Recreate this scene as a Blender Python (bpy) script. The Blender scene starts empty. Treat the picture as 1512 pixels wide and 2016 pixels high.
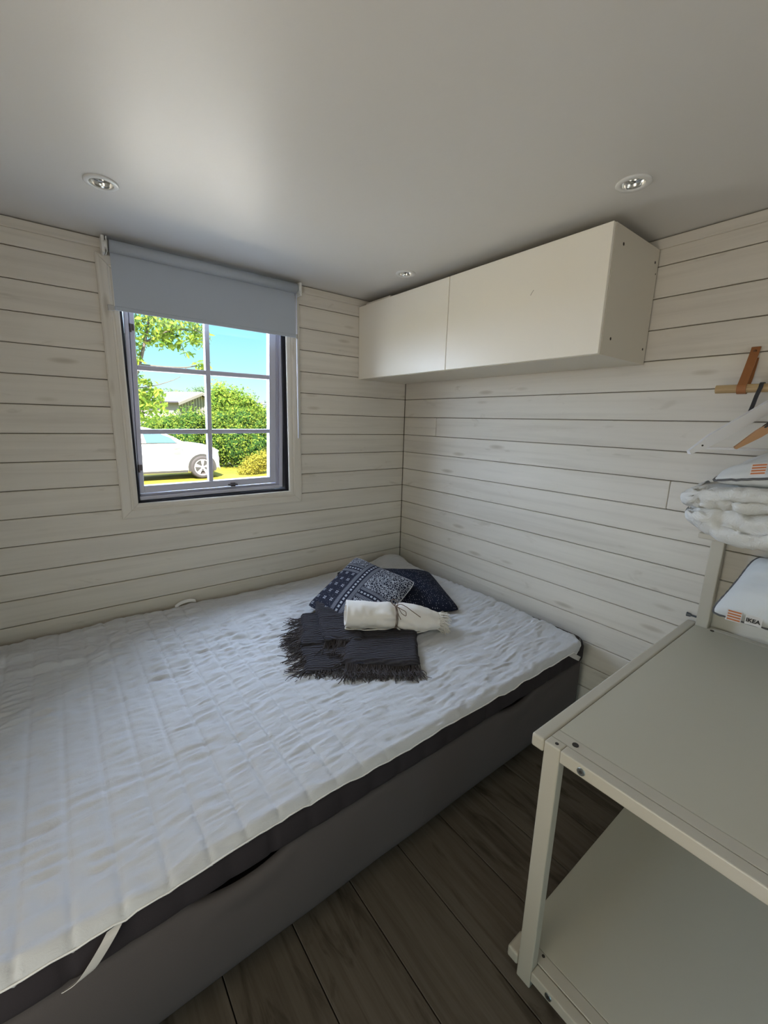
import bpy, bmesh, math, random
import numpy as np
from mathutils import Vector, Matrix, Euler
C = bpy.context.scene.collection
PI = math.pi
rnd = random.Random(7)

# ------------------------------------------------------------------ camera
cam_d = bpy.data.cameras.new('camera')
cam = bpy.data.objects.new('camera', cam_d); C.objects.link(cam)
cam.location = (-1.98957, -2.33768, 1.52343)
yaw, pit, rol = 0.6634051, 0.2115195, 0.0264014
fwd = Vector((math.sin(yaw)*math.cos(pit), math.cos(yaw)*math.cos(pit), -math.sin(pit)))
rt = Vector((math.cos(yaw), -math.sin(yaw), 0)); up = rt.cross(fwd)
rt2 = rt*math.cos(rol)+up*math.sin(rol); up2 = -rt*math.sin(rol)+up*math.cos(rol)
cam.rotation_euler = Matrix((rt2, up2, -fwd)).transposed().to_euler()
cam_d.sensor_fit = 'HORIZONTAL'; cam_d.sensor_width = 36.0
cam_d.lens = 829.942/1512*36.0; cam_d.clip_start = 0.02; cam_d.clip_end = 400
sc = bpy.context.scene; sc.camera = cam

# ------------------------------------------------------------------ light, sky, exposure
sc.view_settings.view_transform = 'Standard'; sc.view_settings.look = 'None'
sc.view_settings.gamma = 1.0; sc.view_settings.use_curve_mapping = False
sc.view_settings.exposure = 0.05
sc.cycles.max_bounces = 10; sc.cycles.diffuse_bounces = 6; sc.cycles.glossy_bounces = 3
sc.cycles.transparent_max_bounces = 12; sc.cycles.use_denoising = True
sc.cycles.sample_clamp_indirect = 20.0; sc.cycles.caustics_reflective = False; sc.cycles.caustics_refractive = False

w = bpy.data.worlds.new('sky'); sc.world = w; w.use_nodes = True
nt = w.node_tree; nt.nodes.clear()
tc = nt.nodes.new('ShaderNodeTexCoord'); sp = nt.nodes.new('ShaderNodeSeparateXYZ')
mr = nt.nodes.new('ShaderNodeMapRange'); mr.inputs[1].default_value = -0.02; mr.inputs[2].default_value = 0.42
cr = nt.nodes.new('ShaderNodeValToRGB'); bg = nt.nodes.new('ShaderNodeBackground'); ow = nt.nodes.new('ShaderNodeOutputWorld')
cr.color_ramp.elements[0].position = 0.0; cr.color_ramp.elements[0].color = (0.95, 1.0, 1.0, 1)
cr.color_ramp.elements[1].position = 1.0; cr.color_ramp.elements[1].color = (0.16, 0.62, 0.95, 1)
e = cr.color_ramp.elements.new(0.28); e.color = (0.50, 0.93, 1.0, 1)
e = cr.color_ramp.elements.new(0.55); e.color = (0.24, 0.80, 1.0, 1)
bg.inputs[1].default_value = 1.15
nt.links.new(tc.outputs['Generated'], sp.inputs[0]); nt.links.new(sp.outputs[2], mr.inputs[0])
nt.links.new(mr.outputs[0], cr.inputs[0]); nt.links.new(cr.outputs[0], bg.inputs[0]); nt.links.new(bg.outputs[0], ow.inputs[0])

def sun(name, d, strength, angle, col):
    l = bpy.data.lights.new(name, 'SUN'); l.energy = strength; l.angle = math.radians(angle); l.color = col
    o = bpy.data.objects.new(name, l); C.objects.link(o)
    o.rotation_euler = Vector(d).to_track_quat('-Z', 'Y').to_euler(); return o
# the sun stands high behind the cabin and lights the garden side that faces the window
sun('sun', (0.30, 0.62, -0.80), 36.0, 0.6, (1.0, 0.89, 0.74))
# unseen wide-angle second sun added to boost the sky light through the window
sun('window_fill', (0.32, -0.87, -0.34), 38.0, 110, (0.64, 0.76, 1.0))

def area(name, loc, d, sx, sy, power, col, spread=180):
    l = bpy.data.lights.new(name, 'AREA'); l.shape = 'RECTANGLE'; l.size = sx; l.size_y = sy
    l.energy = power; l.color = col; l.spread = math.radians(spread)
    o = bpy.data.objects.new(name, l); C.objects.link(o); o.location = loc
    o.rotation_euler = Vector(d).to_track_quat('-Z', 'Y').to_euler(); return o
# unseen warm fill lamp added behind the camera
area('rear_fill', (-1.75, -4.36, 1.15), (0.0, 1, 0.12), 1.3, 1.9, 1.6, (1.0, 0.86, 0.66))
area('side_fill', (-2.64, -2.00, 1.15), (1, 0.10, 0.05), 0.7, 1.4, 8.0, (1.0, 0.83, 0.62))  # unseen warm fill lamp added at the left, brightens the cabinet doors
pl = bpy.data.lights.new('window_portal', 'AREA'); pl.shape = 'RECTANGLE'; pl.size = 0.84; pl.size_y = 1.0
pl.cycles.is_portal = True
po = bpy.data.objects.new('window_portal', pl); C.objects.link(po); po.location = (-1.3, 0.16, 1.6)
po.rotation_euler = Vector((0, -1, 0)).to_track_quat('-Z', 'Y').to_euler()

# ------------------------------------------------------------------ helpers
WP = {}
def tag(o, label=None, cat=None, group=None, kind=None):
    if label: o['label'] = label
    if cat: o['category'] = cat
    if group: o['group'] = group
    if kind: o['kind'] = kind
    return o
def thing(name, loc, label, cat, group=None):
    o = bpy.data.objects.new(name, None); C.objects.link(o); o.location = loc
    o.empty_display_size = 0.05; WP[o.name] = Vector(loc)
    return tag(o, label, cat, group)
def put(name, me, m, parent=None, smooth=False, origin=None, kind=None):
    """link a world-space mesh as one object, its origin moved to its own centre"""
    n = len(me.vertices); co = np.empty(n*3); me.vertices.foreach_get('co', co); co = co.reshape(-1, 3)
    c = Vector(origin) if origin is not None else Vector((co.min(0)+co.max(0))/2)
    co -= np.array(c); me.vertices.foreach_set('co', co.ravel())
    if smooth:
        me.polygons.foreach_set('use_smooth', [True]*len(me.polygons))
    for mm in (m if isinstance(m, (list, tuple)) else [m]): me.materials.append(mm)
    me.update()
    o = bpy.data.objects.new(name, me); C.objects.link(o); WP[o.name] = c
    if parent is not None:
        o.parent = parent; o.location = c-WP[parent.name]
    else: o.location = c
    if kind: o['kind'] = kind
    return o
def obj(name, bm, m, parent=None, smooth=False, **k):
    me = bpy.data.meshes.new(name); bm.to_mesh(me); bm.free()
    return put(name, me, m, parent, smooth, **k)
def pyobj(name, v, f, m, parent=None, smooth=False, **k):
    me = bpy.data.meshes.new(name); me.from_pydata([tuple(map(float, p)) for p in v], [], f)
    return put(name, me, m, parent, smooth, **k)
def npobj(name, V, F, m, parent=None, smooth=False, **k):
    V = np.asarray(V, np.float32); F = np.asarray(F, np.int32); me = bpy.data.meshes.new(name); s = F.shape[1]
    me.vertices.add(len(V)); me.vertices.foreach_set('co', V.ravel())
    me.loops.add(F.size); me.loops.foreach_set('vertex_index', F.ravel())
    me.polygons.add(len(F)); me.polygons.foreach_set('loop_start', np.arange(0, F.size, s, dtype=np.int32))
    me.polygons.foreach_set('loop_total', np.full(len(F), s, np.int32)); me.update(calc_edges=True); me.validate()
    return put(name, me, m, parent, smooth, **k)
def bx(bm, x0, x1, y0, y1, z0, z1, bev=0, seg=1, M=None):
    r = bmesh.ops.create_cube(bm, size=1)
    vs = r['verts']
    for v in vs:
        v.co = Vector(((x0+x1)/2+v.co.x*(x1-x0), (y0+y1)/2+v.co.y*(y1-y0), (z0+z1)/2+v.co.z*(z1-z0)))
        if M is not None: v.co = M @ v.co
    if bev:
        es = list({e for v in vs for e in v.link_edges})
        bmesh.ops.bevel(bm, geom=es, offset=bev, segments=seg, affect='EDGES', profile=0.5)
    return bm
def box(name, b, m, parent=None, bev=0, seg=1, M=None, smooth=False, **k):
    return obj(name, bx(bmesh.new(), *b, bev=bev, seg=seg, M=M), m, parent, smooth, **k)
def cyl(bm, p0, p1, r0, r1=None, n=20, cap=True):
    p0, p1 = Vector(p0), Vector(p1); r1 = r0 if r1 is None else r1
    q = (p1-p0).to_track_quat('Z', 'Y').to_matrix()
    A = [bm.verts.new(p0+q@Vector((math.cos(2*PI*i/n)*r0, math.sin(2*PI*i/n)*r0, 0))) for i in range(n)]
    B = [bm.verts.new(p1+q@Vector((math.cos(2*PI*i/n)*r1, math.sin(2*PI*i/n)*r1, 0))) for i in range(n)]
    for i in range(n): bm.faces.new((A[i], A[(i+1) % n], B[(i+1) % n], B[i]))
    if cap: bm.faces.new(A[::-1]); bm.faces.new(B)
    return bm
def tube(bm, pts, r, n=8, cap=True):
    pts = [Vector(p) for p in pts]; rs = r if isinstance(r, (list, tuple)) else [r]*len(pts)
    rings = []; ref = Vector((0.13, 0.31, 0.94))
    for i, p in enumerate(pts):
        t = (pts[min(i+1, len(pts)-1)]-pts[max(i-1, 0)]).normalized()
        s = t.cross(ref)
        if s.length < 1e-3: s = t.cross(Vector((1, 0, 0)))
        s.normalize(); u = s.cross(t)
        ref = u
        rings.append([bm.verts.new(p+(s*math.cos(2*PI*k/n)+u*math.sin(2*PI*k/n))*rs[i]) for k in range(n)])
    for a, b in zip(rings, rings[1:]):
        for k in range(n): bm.faces.new((a[k], a[(k+1) % n], b[(k+1) % n], b[k]))
    if cap and n > 2: bm.faces.new(rings[0][::-1]); bm.faces.new(rings[-1])
    return bm
def smoothpath(pts, k=6):
    """Catmull-Rom through the points"""
    P = [Vector(p) for p in pts]; P = [P[0]*2-P[1]]+P+[P[-1]*2-P[-2]]; out = []
    for i in range(1, len(P)-2):
        for j in range(k):
            t = j/k; a, b, c, d = P[i-1:i+3]
            out.append(0.5*((2*b)+(c-a)*t+(2*a-5*b+4*c-d)*t*t+(3*b-a-3*c+d)*t**3))
    out.append(P[-2]); return out
def ribbon(bm, pts, wdir, w, th):
    """a flat strap of width w along wdir, thickness th, following pts"""
    P = [Vector(p) for p in pts]; wd = Vector(wdir).normalized(); R = []
    for i, p in enumerate(P):
        t = (P[min(i+1, len(P)-1)]-P[max(i-1, 0)]).normalized(); n = t.cross(wd).normalized()
        R.append([bm.verts.new(p+wd*a*w/2+n*b*th/2) for a, b in ((-1, -1), (1, -1), (1, 1), (-1, 1))])
    for a, b in zip(R, R[1:]):
        for k in range(4): bm.faces.new((a[k], a[(k+1) % 4], b[(k+1) % 4], b[k]))
    bm.faces.new(R[0][::-1]); bm.faces.new(R[-1]); return bm
_ng = np.random.RandomState(5).rand(8, 128, 128)
def vnoise(x, y, ch=0):
    """smooth value noise on arrays, about -1..1"""
    g = _ng[ch % 8]; x = np.asarray(x, float)+1000; y = np.asarray(y, float)+1000
    xi = np.floor(x).astype(int); yi = np.floor(y).astype(int); fx = x-xi; fy = y-yi
    fx = fx*fx*(3-2*fx); fy = fy*fy*(3-2*fy)
    a = g[xi % 128, yi % 128]; b = g[(xi+1) % 128, yi % 128]; c = g[xi % 128, (yi+1) % 128]; d = g[(xi+1) % 128, (yi+1) % 128]
    return ((a*(1-fx)+b*fx)*(1-fy)+(c*(1-fx)+d*fx)*fy)*2-1
def gridfaces(nu, nv, off=0):
    i, j = np.meshgrid(np.arange(nu-1), np.arange(nv-1), indexing='ij'); a = (i*nv+j+off).ravel()
    return np.stack([a, a+nv, a+nv+1, a+1], 1)

# ------------------------------------------------------------------ materials
def mat(name, col, rough=0.6, metal=0.0, spec=0.5, **k):
    m = bpy.data.materials.new(name); m.use_nodes = True; n = m.node_tree
    b = n.nodes['Principled BSDF']; b.inputs['Base Color'].default_value = (*col, 1)
    b.inputs['Roughness'].default_value = rough; b.inputs['Metallic'].default_value = metal
    b.inputs['Specular IOR Level'].default_value = spec
    for kk, v in k.items(): b.inputs[kk].default_value = v
    return m
def N(m, t, **k):
    n = m.node_tree.nodes.new(t)
    for a, b in k.items(): setattr(n, a, b)
    return n
def L(m, a, b): m.node_tree.links.new(a, b)
def coords(m, scale=(1, 1, 1), rot=(0, 0, 0), rand=False, src='Object'):
    tc = N(m, 'ShaderNodeTexCoord'); mp = N(m, 'ShaderNodeMapping')
    mp.inputs['Scale'].default_value = scale; mp.inputs['Rotation'].default_value = rot
    L(m, tc.outputs[src], mp.inputs[0])
    if rand:
        oi = N(m, 'ShaderNodeObjectInfo'); ml = N(m, 'ShaderNodeMath', operation='MULTIPLY'); ml.inputs[1].default_value = 37.0
        L(m, oi.outputs['Random'], ml.inputs[0])
        cb = N(m, 'ShaderNodeCombineXYZ'); [L(m, ml.outputs[0], cb.inputs[i]) for i in range(3)]
        L(m, cb.outputs[0], mp.inputs['Location'])
    return mp.outputs[0]
def noise(m, vec, scale, detail=4, rough=0.55, dist=0.0):
    n = N(m, 'ShaderNodeTexNoise'); n.inputs['Scale'].default_value = scale; n.inputs['Detail'].default_value = detail
    n.inputs['Roughness'].default_value = rough; n.inputs['Distortion'].default_value = dist; L(m, vec, n.inputs['Vector']); return n.outputs[0]
def ramp(m, fac, stops):
    r = N(m, 'ShaderNodeValToRGB'); el = r.color_ramp.elements
    while len(el) > 1: el.remove(el[-1])
    el[0].position = stops[0][0]; el[0].color = (*stops[0][1], 1)
    for p, c in stops[1:]: e = el.new(p); e.color = (*c, 1)
    L(m, fac, r.inputs[0]); return r.outputs[0]
def mix(m, a, b, fac, mode='MIX'):
    x = N(m, 'ShaderNodeMix', data_type='RGBA', blend_type=mode)
    for i, v in ((6, a), (7, b)):
        if isinstance(v, tuple): x.inputs[i].default_value = (*v, 1)
        else: L(m, v, x.inputs[i])
    if isinstance(fac, float): x.inputs[0].default_value = fac
    else: L(m, fac, x.inputs[0])
    return x.outputs[2]
def base(m, c): L(m, c, m.node_tree.nodes['Principled BSDF'].inputs['Base Color'])
def bump(m, h, strength=0.3, dist=0.002):
    b = N(m, 'ShaderNodeBump'); b.inputs['Strength'].default_value = strength; b.inputs['Distance'].default_value = dist
    L(m, h, b.inputs['Height']); L(m, b.outputs[0], m.node_tree.nodes['Principled BSDF'].inputs['Normal'])
def whitewash(name, axis, c0=(0.68, 0.64, 0.565), c1=(0.60, 0.56, 0.49)):
    """thin white glaze over pine: grain along the plank, knots, smudges"""
    m = mat(name, c0, 0.62, spec=0.3)
    s = {'x': (1.2, 30, 30), 'y': (30, 1.2, 30), 'z': (30, 30, 1.2)}[axis]
    g = noise(m, coords(m, s, rand=True), 1.0, 5, 0.6, 0.6)
    s2 = {'x': (3.0, 10, 10), 'y': (10, 3.0, 10), 'z': (10, 10, 3.0)}[axis]
    v2 = coords(m, s2, rand=True); k = noise(m, v2, 1.0, 3, 0.6, 1.5)
    big = noise(m, coords(m, (1, 1, 1), rand=True), 1.3, 2)
    c = ramp(m, g, [(0.25, c1), (0.5, c0), (0.8, tuple(x*1.06 for x in c0))])
    kk = ramp(m, k, [(0.0, (0.62, 0.60, 0.56)), (0.27, (0.86, 0.85, 0.83)), (0.36, (1, 1, 1)), (1, (1, 1, 1))])
    c = mix(m, c, kk, 1.0, 'MULTIPLY')
    c = mix(m, c, ramp(m, big, [(0.3, (0.94, 0.94, 0.95)), (0.7, (1, 1, 1))]), 1.0, 'MULTIPLY')
    # knots: sparse distorted cells
    vo = N(m, 'ShaderNodeTexVoronoi'); vo.inputs['Scale'].default_value = 1.0
    s3 = {'x': (2.1, 9, 9), 'y': (9, 2.1, 9), 'z': (9, 9, 2.1)}[axis]
    v3 = coords(m, s3, rand=True); L(m, v3, vo.inputs['Vector'])
    kn = ramp(m, vo.outputs['Distance'], [(0.0, (0.52, 0.48, 0.42)), (0.07, (0.70, 0.67, 0.62)), (0.13, (1, 1, 1))])
    c = mix(m, c, kn, 0.7, 'MULTIPLY')
    base(m, c); bump(m, g, 0.25, 0.0015); return m
M_wash_x = whitewash('whitewashed_pine_x', 'x')
M_wash_y = whitewash('whitewashed_pine_y', 'y')
M_wash_z = whitewash('whitewashed_pine_z', 'z')
M_groove = mat('groove_shadow_wood', (0.20, 0.17, 0.13), 0.9)
M_ceil = mat('ceiling_paint', (0.63, 0.615, 0.585), 0.42, spec=0.35)
bump(M_ceil, noise(M_ceil, coords(M_ceil), 9.0, 5, 0.6), 0.10, 0.01)
M_cab = mat('white_foil_shaded', (0.60, 0.56, 0.475), 0.38, spec=0.4)  # cabinet body darkened: shade on its side is put into the colour
M_cdoor = mat('white_foil_lit', (0.86, 0.82, 0.725), 0.36, spec=0.45)  # door lightened: light falling on its front is put into the colour
M_cabin = mat('cabinet_edge', (0.62, 0.60, 0.54), 0.5)
M_hole = mat('dark_hole', (0.03, 0.025, 0.02), 0.8)
M_white = mat('white_paint_sky_shade', (0.52, 0.53, 0.64), 0.3)  # white paint tinted lavender, sky-lit shade put into the colour
M_foam = mat('black_gasket', (0.008, 0.008, 0.016), 0.7)
M_metal = mat('zinc', (0.42, 0.46, 0.47), 0.32, 1.0)
M_shelfmetal = mat('cream_powdercoat', (0.50, 0.465, 0.385), 0.4)
M_shelf = mat('cream_board', (0.50, 0.475, 0.385), 0.42, spec=0.4)
M_blind = mat('blackout_fabric', (0.42, 0.465, 0.53), 0.8)
bump(M_blind, noise(M_blind, coords(M_blind), 900, 2), 0.15, 0.0006)
M_plast = mat('white_plastic', (0.70, 0.70, 0.68), 0.35)
M_dark = mat('dark_plastic', (0.02, 0.02, 0.022), 0.35)
M_wand = mat('white_wand', (0.82, 0.84, 0.95), 0.25)
def glassmat():
    m = bpy.data.materials.new('window_glass'); m.use_nodes = True; n = m.node_tree; n.nodes.clear()
    t = n.nodes.new('ShaderNodeBsdfTransparent'); g = n.nodes.new('ShaderNodeBsdfGlossy'); x = n.nodes.new('ShaderNodeMixShader')
    o = n.nodes.new('ShaderNodeOutputMaterial'); g.inputs['Roughness'].default_value = 0.02
    t.inputs[0].default_value = (0.97, 0.985, 0.98, 1); x.inputs[0].default_value = 0.045
    n.links.new(t.outputs[0], x.inputs[1]); n.links.new(g.outputs[0], x.inputs[2]); n.links.new(x.outputs[0], o.inputs[0]); return m
M_glass = glassmat()
# laminate floor
M_floor = mat('dark_laminate', (0.10, 0.09, 0.075), 0.55, spec=0.25)
_g = noise(M_floor, coords(M_floor, (34, 1.5, 10), rand=True), 1.0, 6, 0.65, 0.8)
_k = noise(M_floor, coords(M_floor, (9, 2.2, 5), rand=True), 1.0, 4, 0.6, 1.6)
_c = ramp(M_floor, _g, [(0.25, (0.072, 0.057, 0.042)), (0.5, (0.118, 0.098, 0.075)), (0.8, (0.158, 0.134, 0.106))])
_c = mix(M_floor, _c, ramp(M_floor, _k, [(0.0, (0.25, 0.23, 0.2)), (0.34, (0.55, 0.53, 0.5)), (0.46, (1, 1, 1))]), 1.0, 'MULTIPLY')
base(M_floor, _c); bump(M_floor, _g, 0.25, 0.001)
M_subfloor = mat('floor_joint', (0.012, 0.011, 0.010), 0.9)

# ------------------------------------------------------------------ room shell
XL, YF, ZC = -2.62, -4.42, 2.2572
# window wall: backing with the window hole, planks in front
WX0, WX1, WZ0, WZ1 = -1.700, -0.895, 1.095, 2.130
def frame_wall(name, m):
    bm = bmesh.new()
    for b in ((XL, WX0, 0.012, 0.13, 0, ZC+.1), (WX1, 0.14, 0.012, 0.13, 0, ZC+.1), (WX0, WX1, 0.012, 0.13, 0, WZ0), (WX0, WX1, 0.012, 0.13, WZ1, ZC+.1)):
        bx(bm, *b)
    return obj(name, bm, m, kind='structure')
wall_back = frame_wall('wall_back', M_groove)
wall_right = box('wall_right', (0.012, 0.13, YF, 0.012, 0, ZC+.1), M_groove, kind='structure')
P0, PH = 1.67548, 0.12       # plank seams lie at P0 - k*PH
def seams():
    z = [P0+PH*k for k in range(-13, 5)]; z = [0.0]+[a for a in z if a > 0.02]+[ZC]; return z
ZS = seams(); G = 0.0016
k0 = 0
for z0, z1 in zip(ZS, ZS[1:]):
    spans = [(XL+.002, -0.0015)]
    if z1 > 1.08 and z0 < 2.14: spans = [(XL+.002, -1.712), (-0.882, -0.0015)]
    for a, b in spans:
        box('plank', (a, b, 0.0, 0.012, z0+G, z1-G), M_wash_x, wall_back, bev=0.0022)
    ys = {round(P0-PH*4, 4): [-1.70], round(P0-PH*2, 4): [-0.32], round(P0-PH*7, 4): [-2.6], round(P0-PH*10, 4): [-2.1]}.get(round(z0, 4), [])
    cuts = [YF+.002]+sorted(ys)+[-0.0015]
    for a, b in zip(cuts, cuts[1:]):
        box('plank', (0.0, 0.012, a+(0.0008 if a > YF+.01 else 0), b-(0.0008 if b < -.01 else 0), z0+G, z1-G), M_wash_y, wall_right, bev=0.0022)
bm = bmesh.new()
for b in ((XL-.12, XL-.012, YF, -2.40, 0, ZC+.1), (XL-.12, XL-.012, -1.60, 0.13, 0, ZC+.1), (XL-.12, XL-.012, -2.40, -1.60, 1.98, ZC+.1)): bx(bm, *b)  # gap in the left wall added for the side fill lamp
wall_left = obj('wall_left', bm, M_groove, kind='structure')
for z0, z1 in zip(ZS, ZS[1:]):
    for a, b in (((YF+.002, -2.40), (-1.60, -0.0015)) if z0 < 1.95 else ((YF+.002, -0.0015),)):
        box('plank', (XL-.012, XL, a, b, z0+G, z1-G), M_wash_y, wall_left, bev=0.0022)
# wall behind the camera with an opening added for the rear fill lamp
bm = bmesh.new()
for b in ((XL-.12, -2.45, YF-.12, YF, 0, ZC+.1), (-1.05, 0.13, YF-.12, YF, 0, ZC+.1), (-2.45, -1.05, YF-.12, YF, 2.12, ZC+.1)): bx(bm, *b)
obj('wall_front', bm, M_wash_x, kind='structure')
# cornice boards under the ceiling
box('trim_1', (XL+.001, -0.014, -0.0125, -0.0004, 2.2165, 2.2530), M_wash_x, bev=0.002, kind='structure')
box('trim_2', (-0.0125, -0.0004, YF+.002, -0.0005, 2.2165, 2.2530), M_wash_y, bev=0.002, kind='structure')
# floor: sub floor and laminate boards running towards the window wall
box('floor', (XL-.12, 0.13, YF-.12, 0.13, -0.12, -0.0085), M_subfloor, kind='structure')
floor = bpy.data.objects['floor']
xe = [-0.726+0.2105*k for k in range(0, 4)]; xs = sorted(set([round(-0.726+0.2105*k, 4) for k in range(-9, 4)]))
xs = [XL]+[x for x in xs if XL+.02 < x < -0.02]+[0.0]
for i, (a, b) in enumerate(zip(xs, xs[1:])):
    cuts = [YF, -3.0-.35*(i % 3), -.45-.30*(i % 4), 0.0]
    for c, d in zip(cuts, cuts[1:]):
        box('floorboard', (a+.0015, b-.0015, c+.0006, d-.0006, -0.008, 0.0), M_floor, floor, bev=0.0014)
# ceiling with three round cut-outs for the downlights
SPOTS = [(-1.777, -0.532), (-0.500, -1.628), (-0.490, -0.545)]
bm = bmesh.new()
def ring_edges(pts):
    vs = [bm.verts.new(p) for p in pts]; return [bm.edges.new((vs[i], vs[(i+1) % len(vs)])) for i in range(len(vs))]
E_ = ring_edges([(XL-.12, YF-.12, ZC), (0.13, YF-.12, ZC), (0.13, 0.13, ZC), (XL-.12, 0.13, ZC)])
for sx, sy in SPOTS: E_ += ring_edges([(sx+math.cos(t*2*PI/32)*.0355, sy+math.sin(t*2*PI/32)*.0355, ZC) for t in range(32)])
bmesh.ops.triangle_fill(bm, edges=E_, use_beauty=True, use_dissolve=False)
ceiling = obj('ceiling', bm, M_ceil, kind='structure')
box('roof', (XL-1.9, 0.16, YF-1.6, 0.16, ZC+.10, ZC+.16), M_groove, ceiling)  # extended left and back to keep sun out of the added openings
box('wall_sunblock', (XL-1.9, XL-.12, -1.30, -1.22, 0, ZC+.1), M_wash_x, kind='structure')  # unseen wall added to block sun at the left opening
M_refl = mat('spot_reflector', (0.75, 0.75, 0.73), 0.18, 1.0)
M_lens = mat('spot_lens', (0.30, 0.31, 0.29), 0.1, 0.3)
for i, (sx, sy) in enumerate(SPOTS):
    lab = ['round white recessed ceiling spotlight near the window blind', 'round white recessed ceiling spotlight in front of the nearer end of the wall cabinet',
           'round white recessed ceiling spotlight near the far corner of the room'][i]
    t = thing('ceiling_spotlight', (sx, sy, ZC), lab, 'spotlight')
    bm = bmesh.new(); n = 40
    prof = [(0.0345, 0.002), (0.0335, -0.0045), (0.036, -0.0065), (0.047, -0.0055), (0.0500, -0.0030), (0.0490, 0.0)]
    R = [[bm.verts.new((sx+math.cos(2*PI*k/n)*r, sy+math.sin(2*PI*k/n)*r, ZC+z)) for k in range(n)] for r, z in prof]
    for a, b in zip(R, R[1:]):
        for k in range(n): bm.faces.new((a[k], a[(k+1) % n], b[(k+1) % n], b[k]))
    obj('flange', bm, M_plast, t, smooth=True)
    bm = bmesh.new()
    prof = [(0.0335, -0.003), (0.0335, 0.012), (0.031, 0.013), (0.026, 0.020), (0.024, 0.034)]
    R = [[bm.verts.new((sx+math.cos(2*PI*k/n)*r, sy+math.sin(2*PI*k/n)*r, ZC+z)) for k in range(n)] for r, z in prof]
    for a, b in zip(R, R[1:]):
        for k in range(n): bm.faces.new((a[k], b[k], b[(k+1) % n], a[(k+1) % n]))
    obj('reflector', bm, M_refl, t, smooth=True)
    bm = bmesh.new(); cyl(bm, (sx, sy, ZC+.022), (sx, sy, ZC+.034), 0.0245, n=32); obj('lens', bm, M_lens, t)

# ------------------------------------------------------------------ window
window = thing('window_1', (-1.30, 0.0, 1.1), None, None); del_k = [k for k in ('label', 'category') if k in window]
window['kind'] = 'structure'
def racked(p):      # the old frame stands a little out of square
    return Vector((p.x+0.030*(p.z-1.60), p.y, p.z+0.012*(p.x+1.30)))
def rbox(name, b, m, parent, bev=0.0, **k):
    bm = bx(bmesh.new(), *b, bev=bev)
    for v in bm.verts: v.co = racked(v.co)
    return obj(name, bm, m, parent, **k)
# mitred casing, slightly moulded
CX0, CX1, CZ0, CZ1 = -1.766, -0.817, 1.029, 2.196; IX0, IX1, IZ0, IZ1 = -1.694, -0.897, 1.100, 2.125
def casing(o0, o1, i0, i1, m):
    """a moulded board between outer edge o0-o1 and inner edge i0-i1 (x,z pairs)"""
    prof = [(0, 0), (0, -.013), (.08, -.016), (.55, -.0165), (.60, -.0125), (.68, -.0125), (.74, -.0155), (.92, -.0135), (1, -.010), (1, 0)]
    V = []
    for a, b in ((o0, i0), (o1, i1)):
        for t, y in prof: V.append((a[0]+(b[0]-a[0])*t, y, a[1]+(b[1]-a[1])*t))
    n = len(prof); F = [(k, (k+1) % n, n+(k+1) % n, n+k) for k in range(n)]+[tuple(range(n))[::-1], tuple(range(n, 2*n))]
    return pyobj('casing', V, F, m, window)
g = 0.0006
casing((CX0, CZ0+g), (CX0, CZ1-g), (IX0, IZ0+g), (IX0, IZ1-g), M_wash_z)
casing((CX1, CZ0+g), (CX1, CZ1-g), (IX1, IZ0+g), (IX1, IZ1-g), M_wash_z)
casing((CX0+g, CZ0), (CX1-g, CZ0), (IX0+g, IZ0), (IX1-g, IZ0), M_wash_x)
casing((CX0+g, CZ1), (CX1-g, CZ1), (IX0+g, IZ1), (IX1-g, IZ1), M_wash_x)
# black foam gasket, torn and lumpy, around the gap
bm = bmesh.new()
def lump(p0, p1, r):
    n = 26; pts = []
    for i in range(n+1):
        t = i/n; p = Vector(p0).lerp(Vector(p1), t); pts.append(p+Vector((rnd.uniform(-1, 1), 0, rnd.uniform(-1, 1)))*0.0014)
    tube(bm, pts, [r*rnd.uniform(.75, 1.2) for _ in pts], 6)
lump((-1.6965, 0.016, 1.099), (-1.690, 0.016, 2.12), 0.0085); lump((-0.896, 0.016, 1.104), (-0.893, 0.016, 2.12), 0.0075)
lump((-1.696, 0.014, 1.100), (-0.896, 0.014, 1.104), 0.0085)
obj('gasket', bm, M_foam, window, smooth=True)
bm = bmesh.new()
for b in ((-1.70, -1.682, 0.012, 0.125, 1.095, 2.13), (-0.913, -0.895, 0.012, 0.125, 1.095, 2.13), (-1.70, -0.895, 0.012, 0.125, 1.095, 1.108), (-1.70, -.895, .012, .125, 2.115, 2.13)): bx(bm, *b)
obj('packing', bm, M_foam, window)
# fixed frame (karm) with stepped inner faces
bm = bmesh.new()
def rb(b, bev=.0015):
    n0 = len(bm.verts); bm.verts.ensure_lookup_table(); bx(bm, *b, bev=bev)
rb((-1.686, -1.668, 0.026, 0.118, 1.118, 2.11)); rb((-0.930, -0.910, 0.026, 0.118, 1.118, 2.11))
rb((-0.944, -0.930, 0.048, 0.118, 1.118, 2.11)); rb((-1.668, -1.660, 0.060, 0.118, 1.118, 2.11))
rb((-1.668, -0.930, 0.026, 0.118, 1.112, 1.132)); rb((-1.668, -0.930, 0.026, 0.118, 2.085, 2.11)); rb((-1.66, -.944, .048, .118, 1.132, 1.142))
for v in bm.verts: v.co = racked(v.co)
obj('frame', bm, M_white, window)
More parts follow.
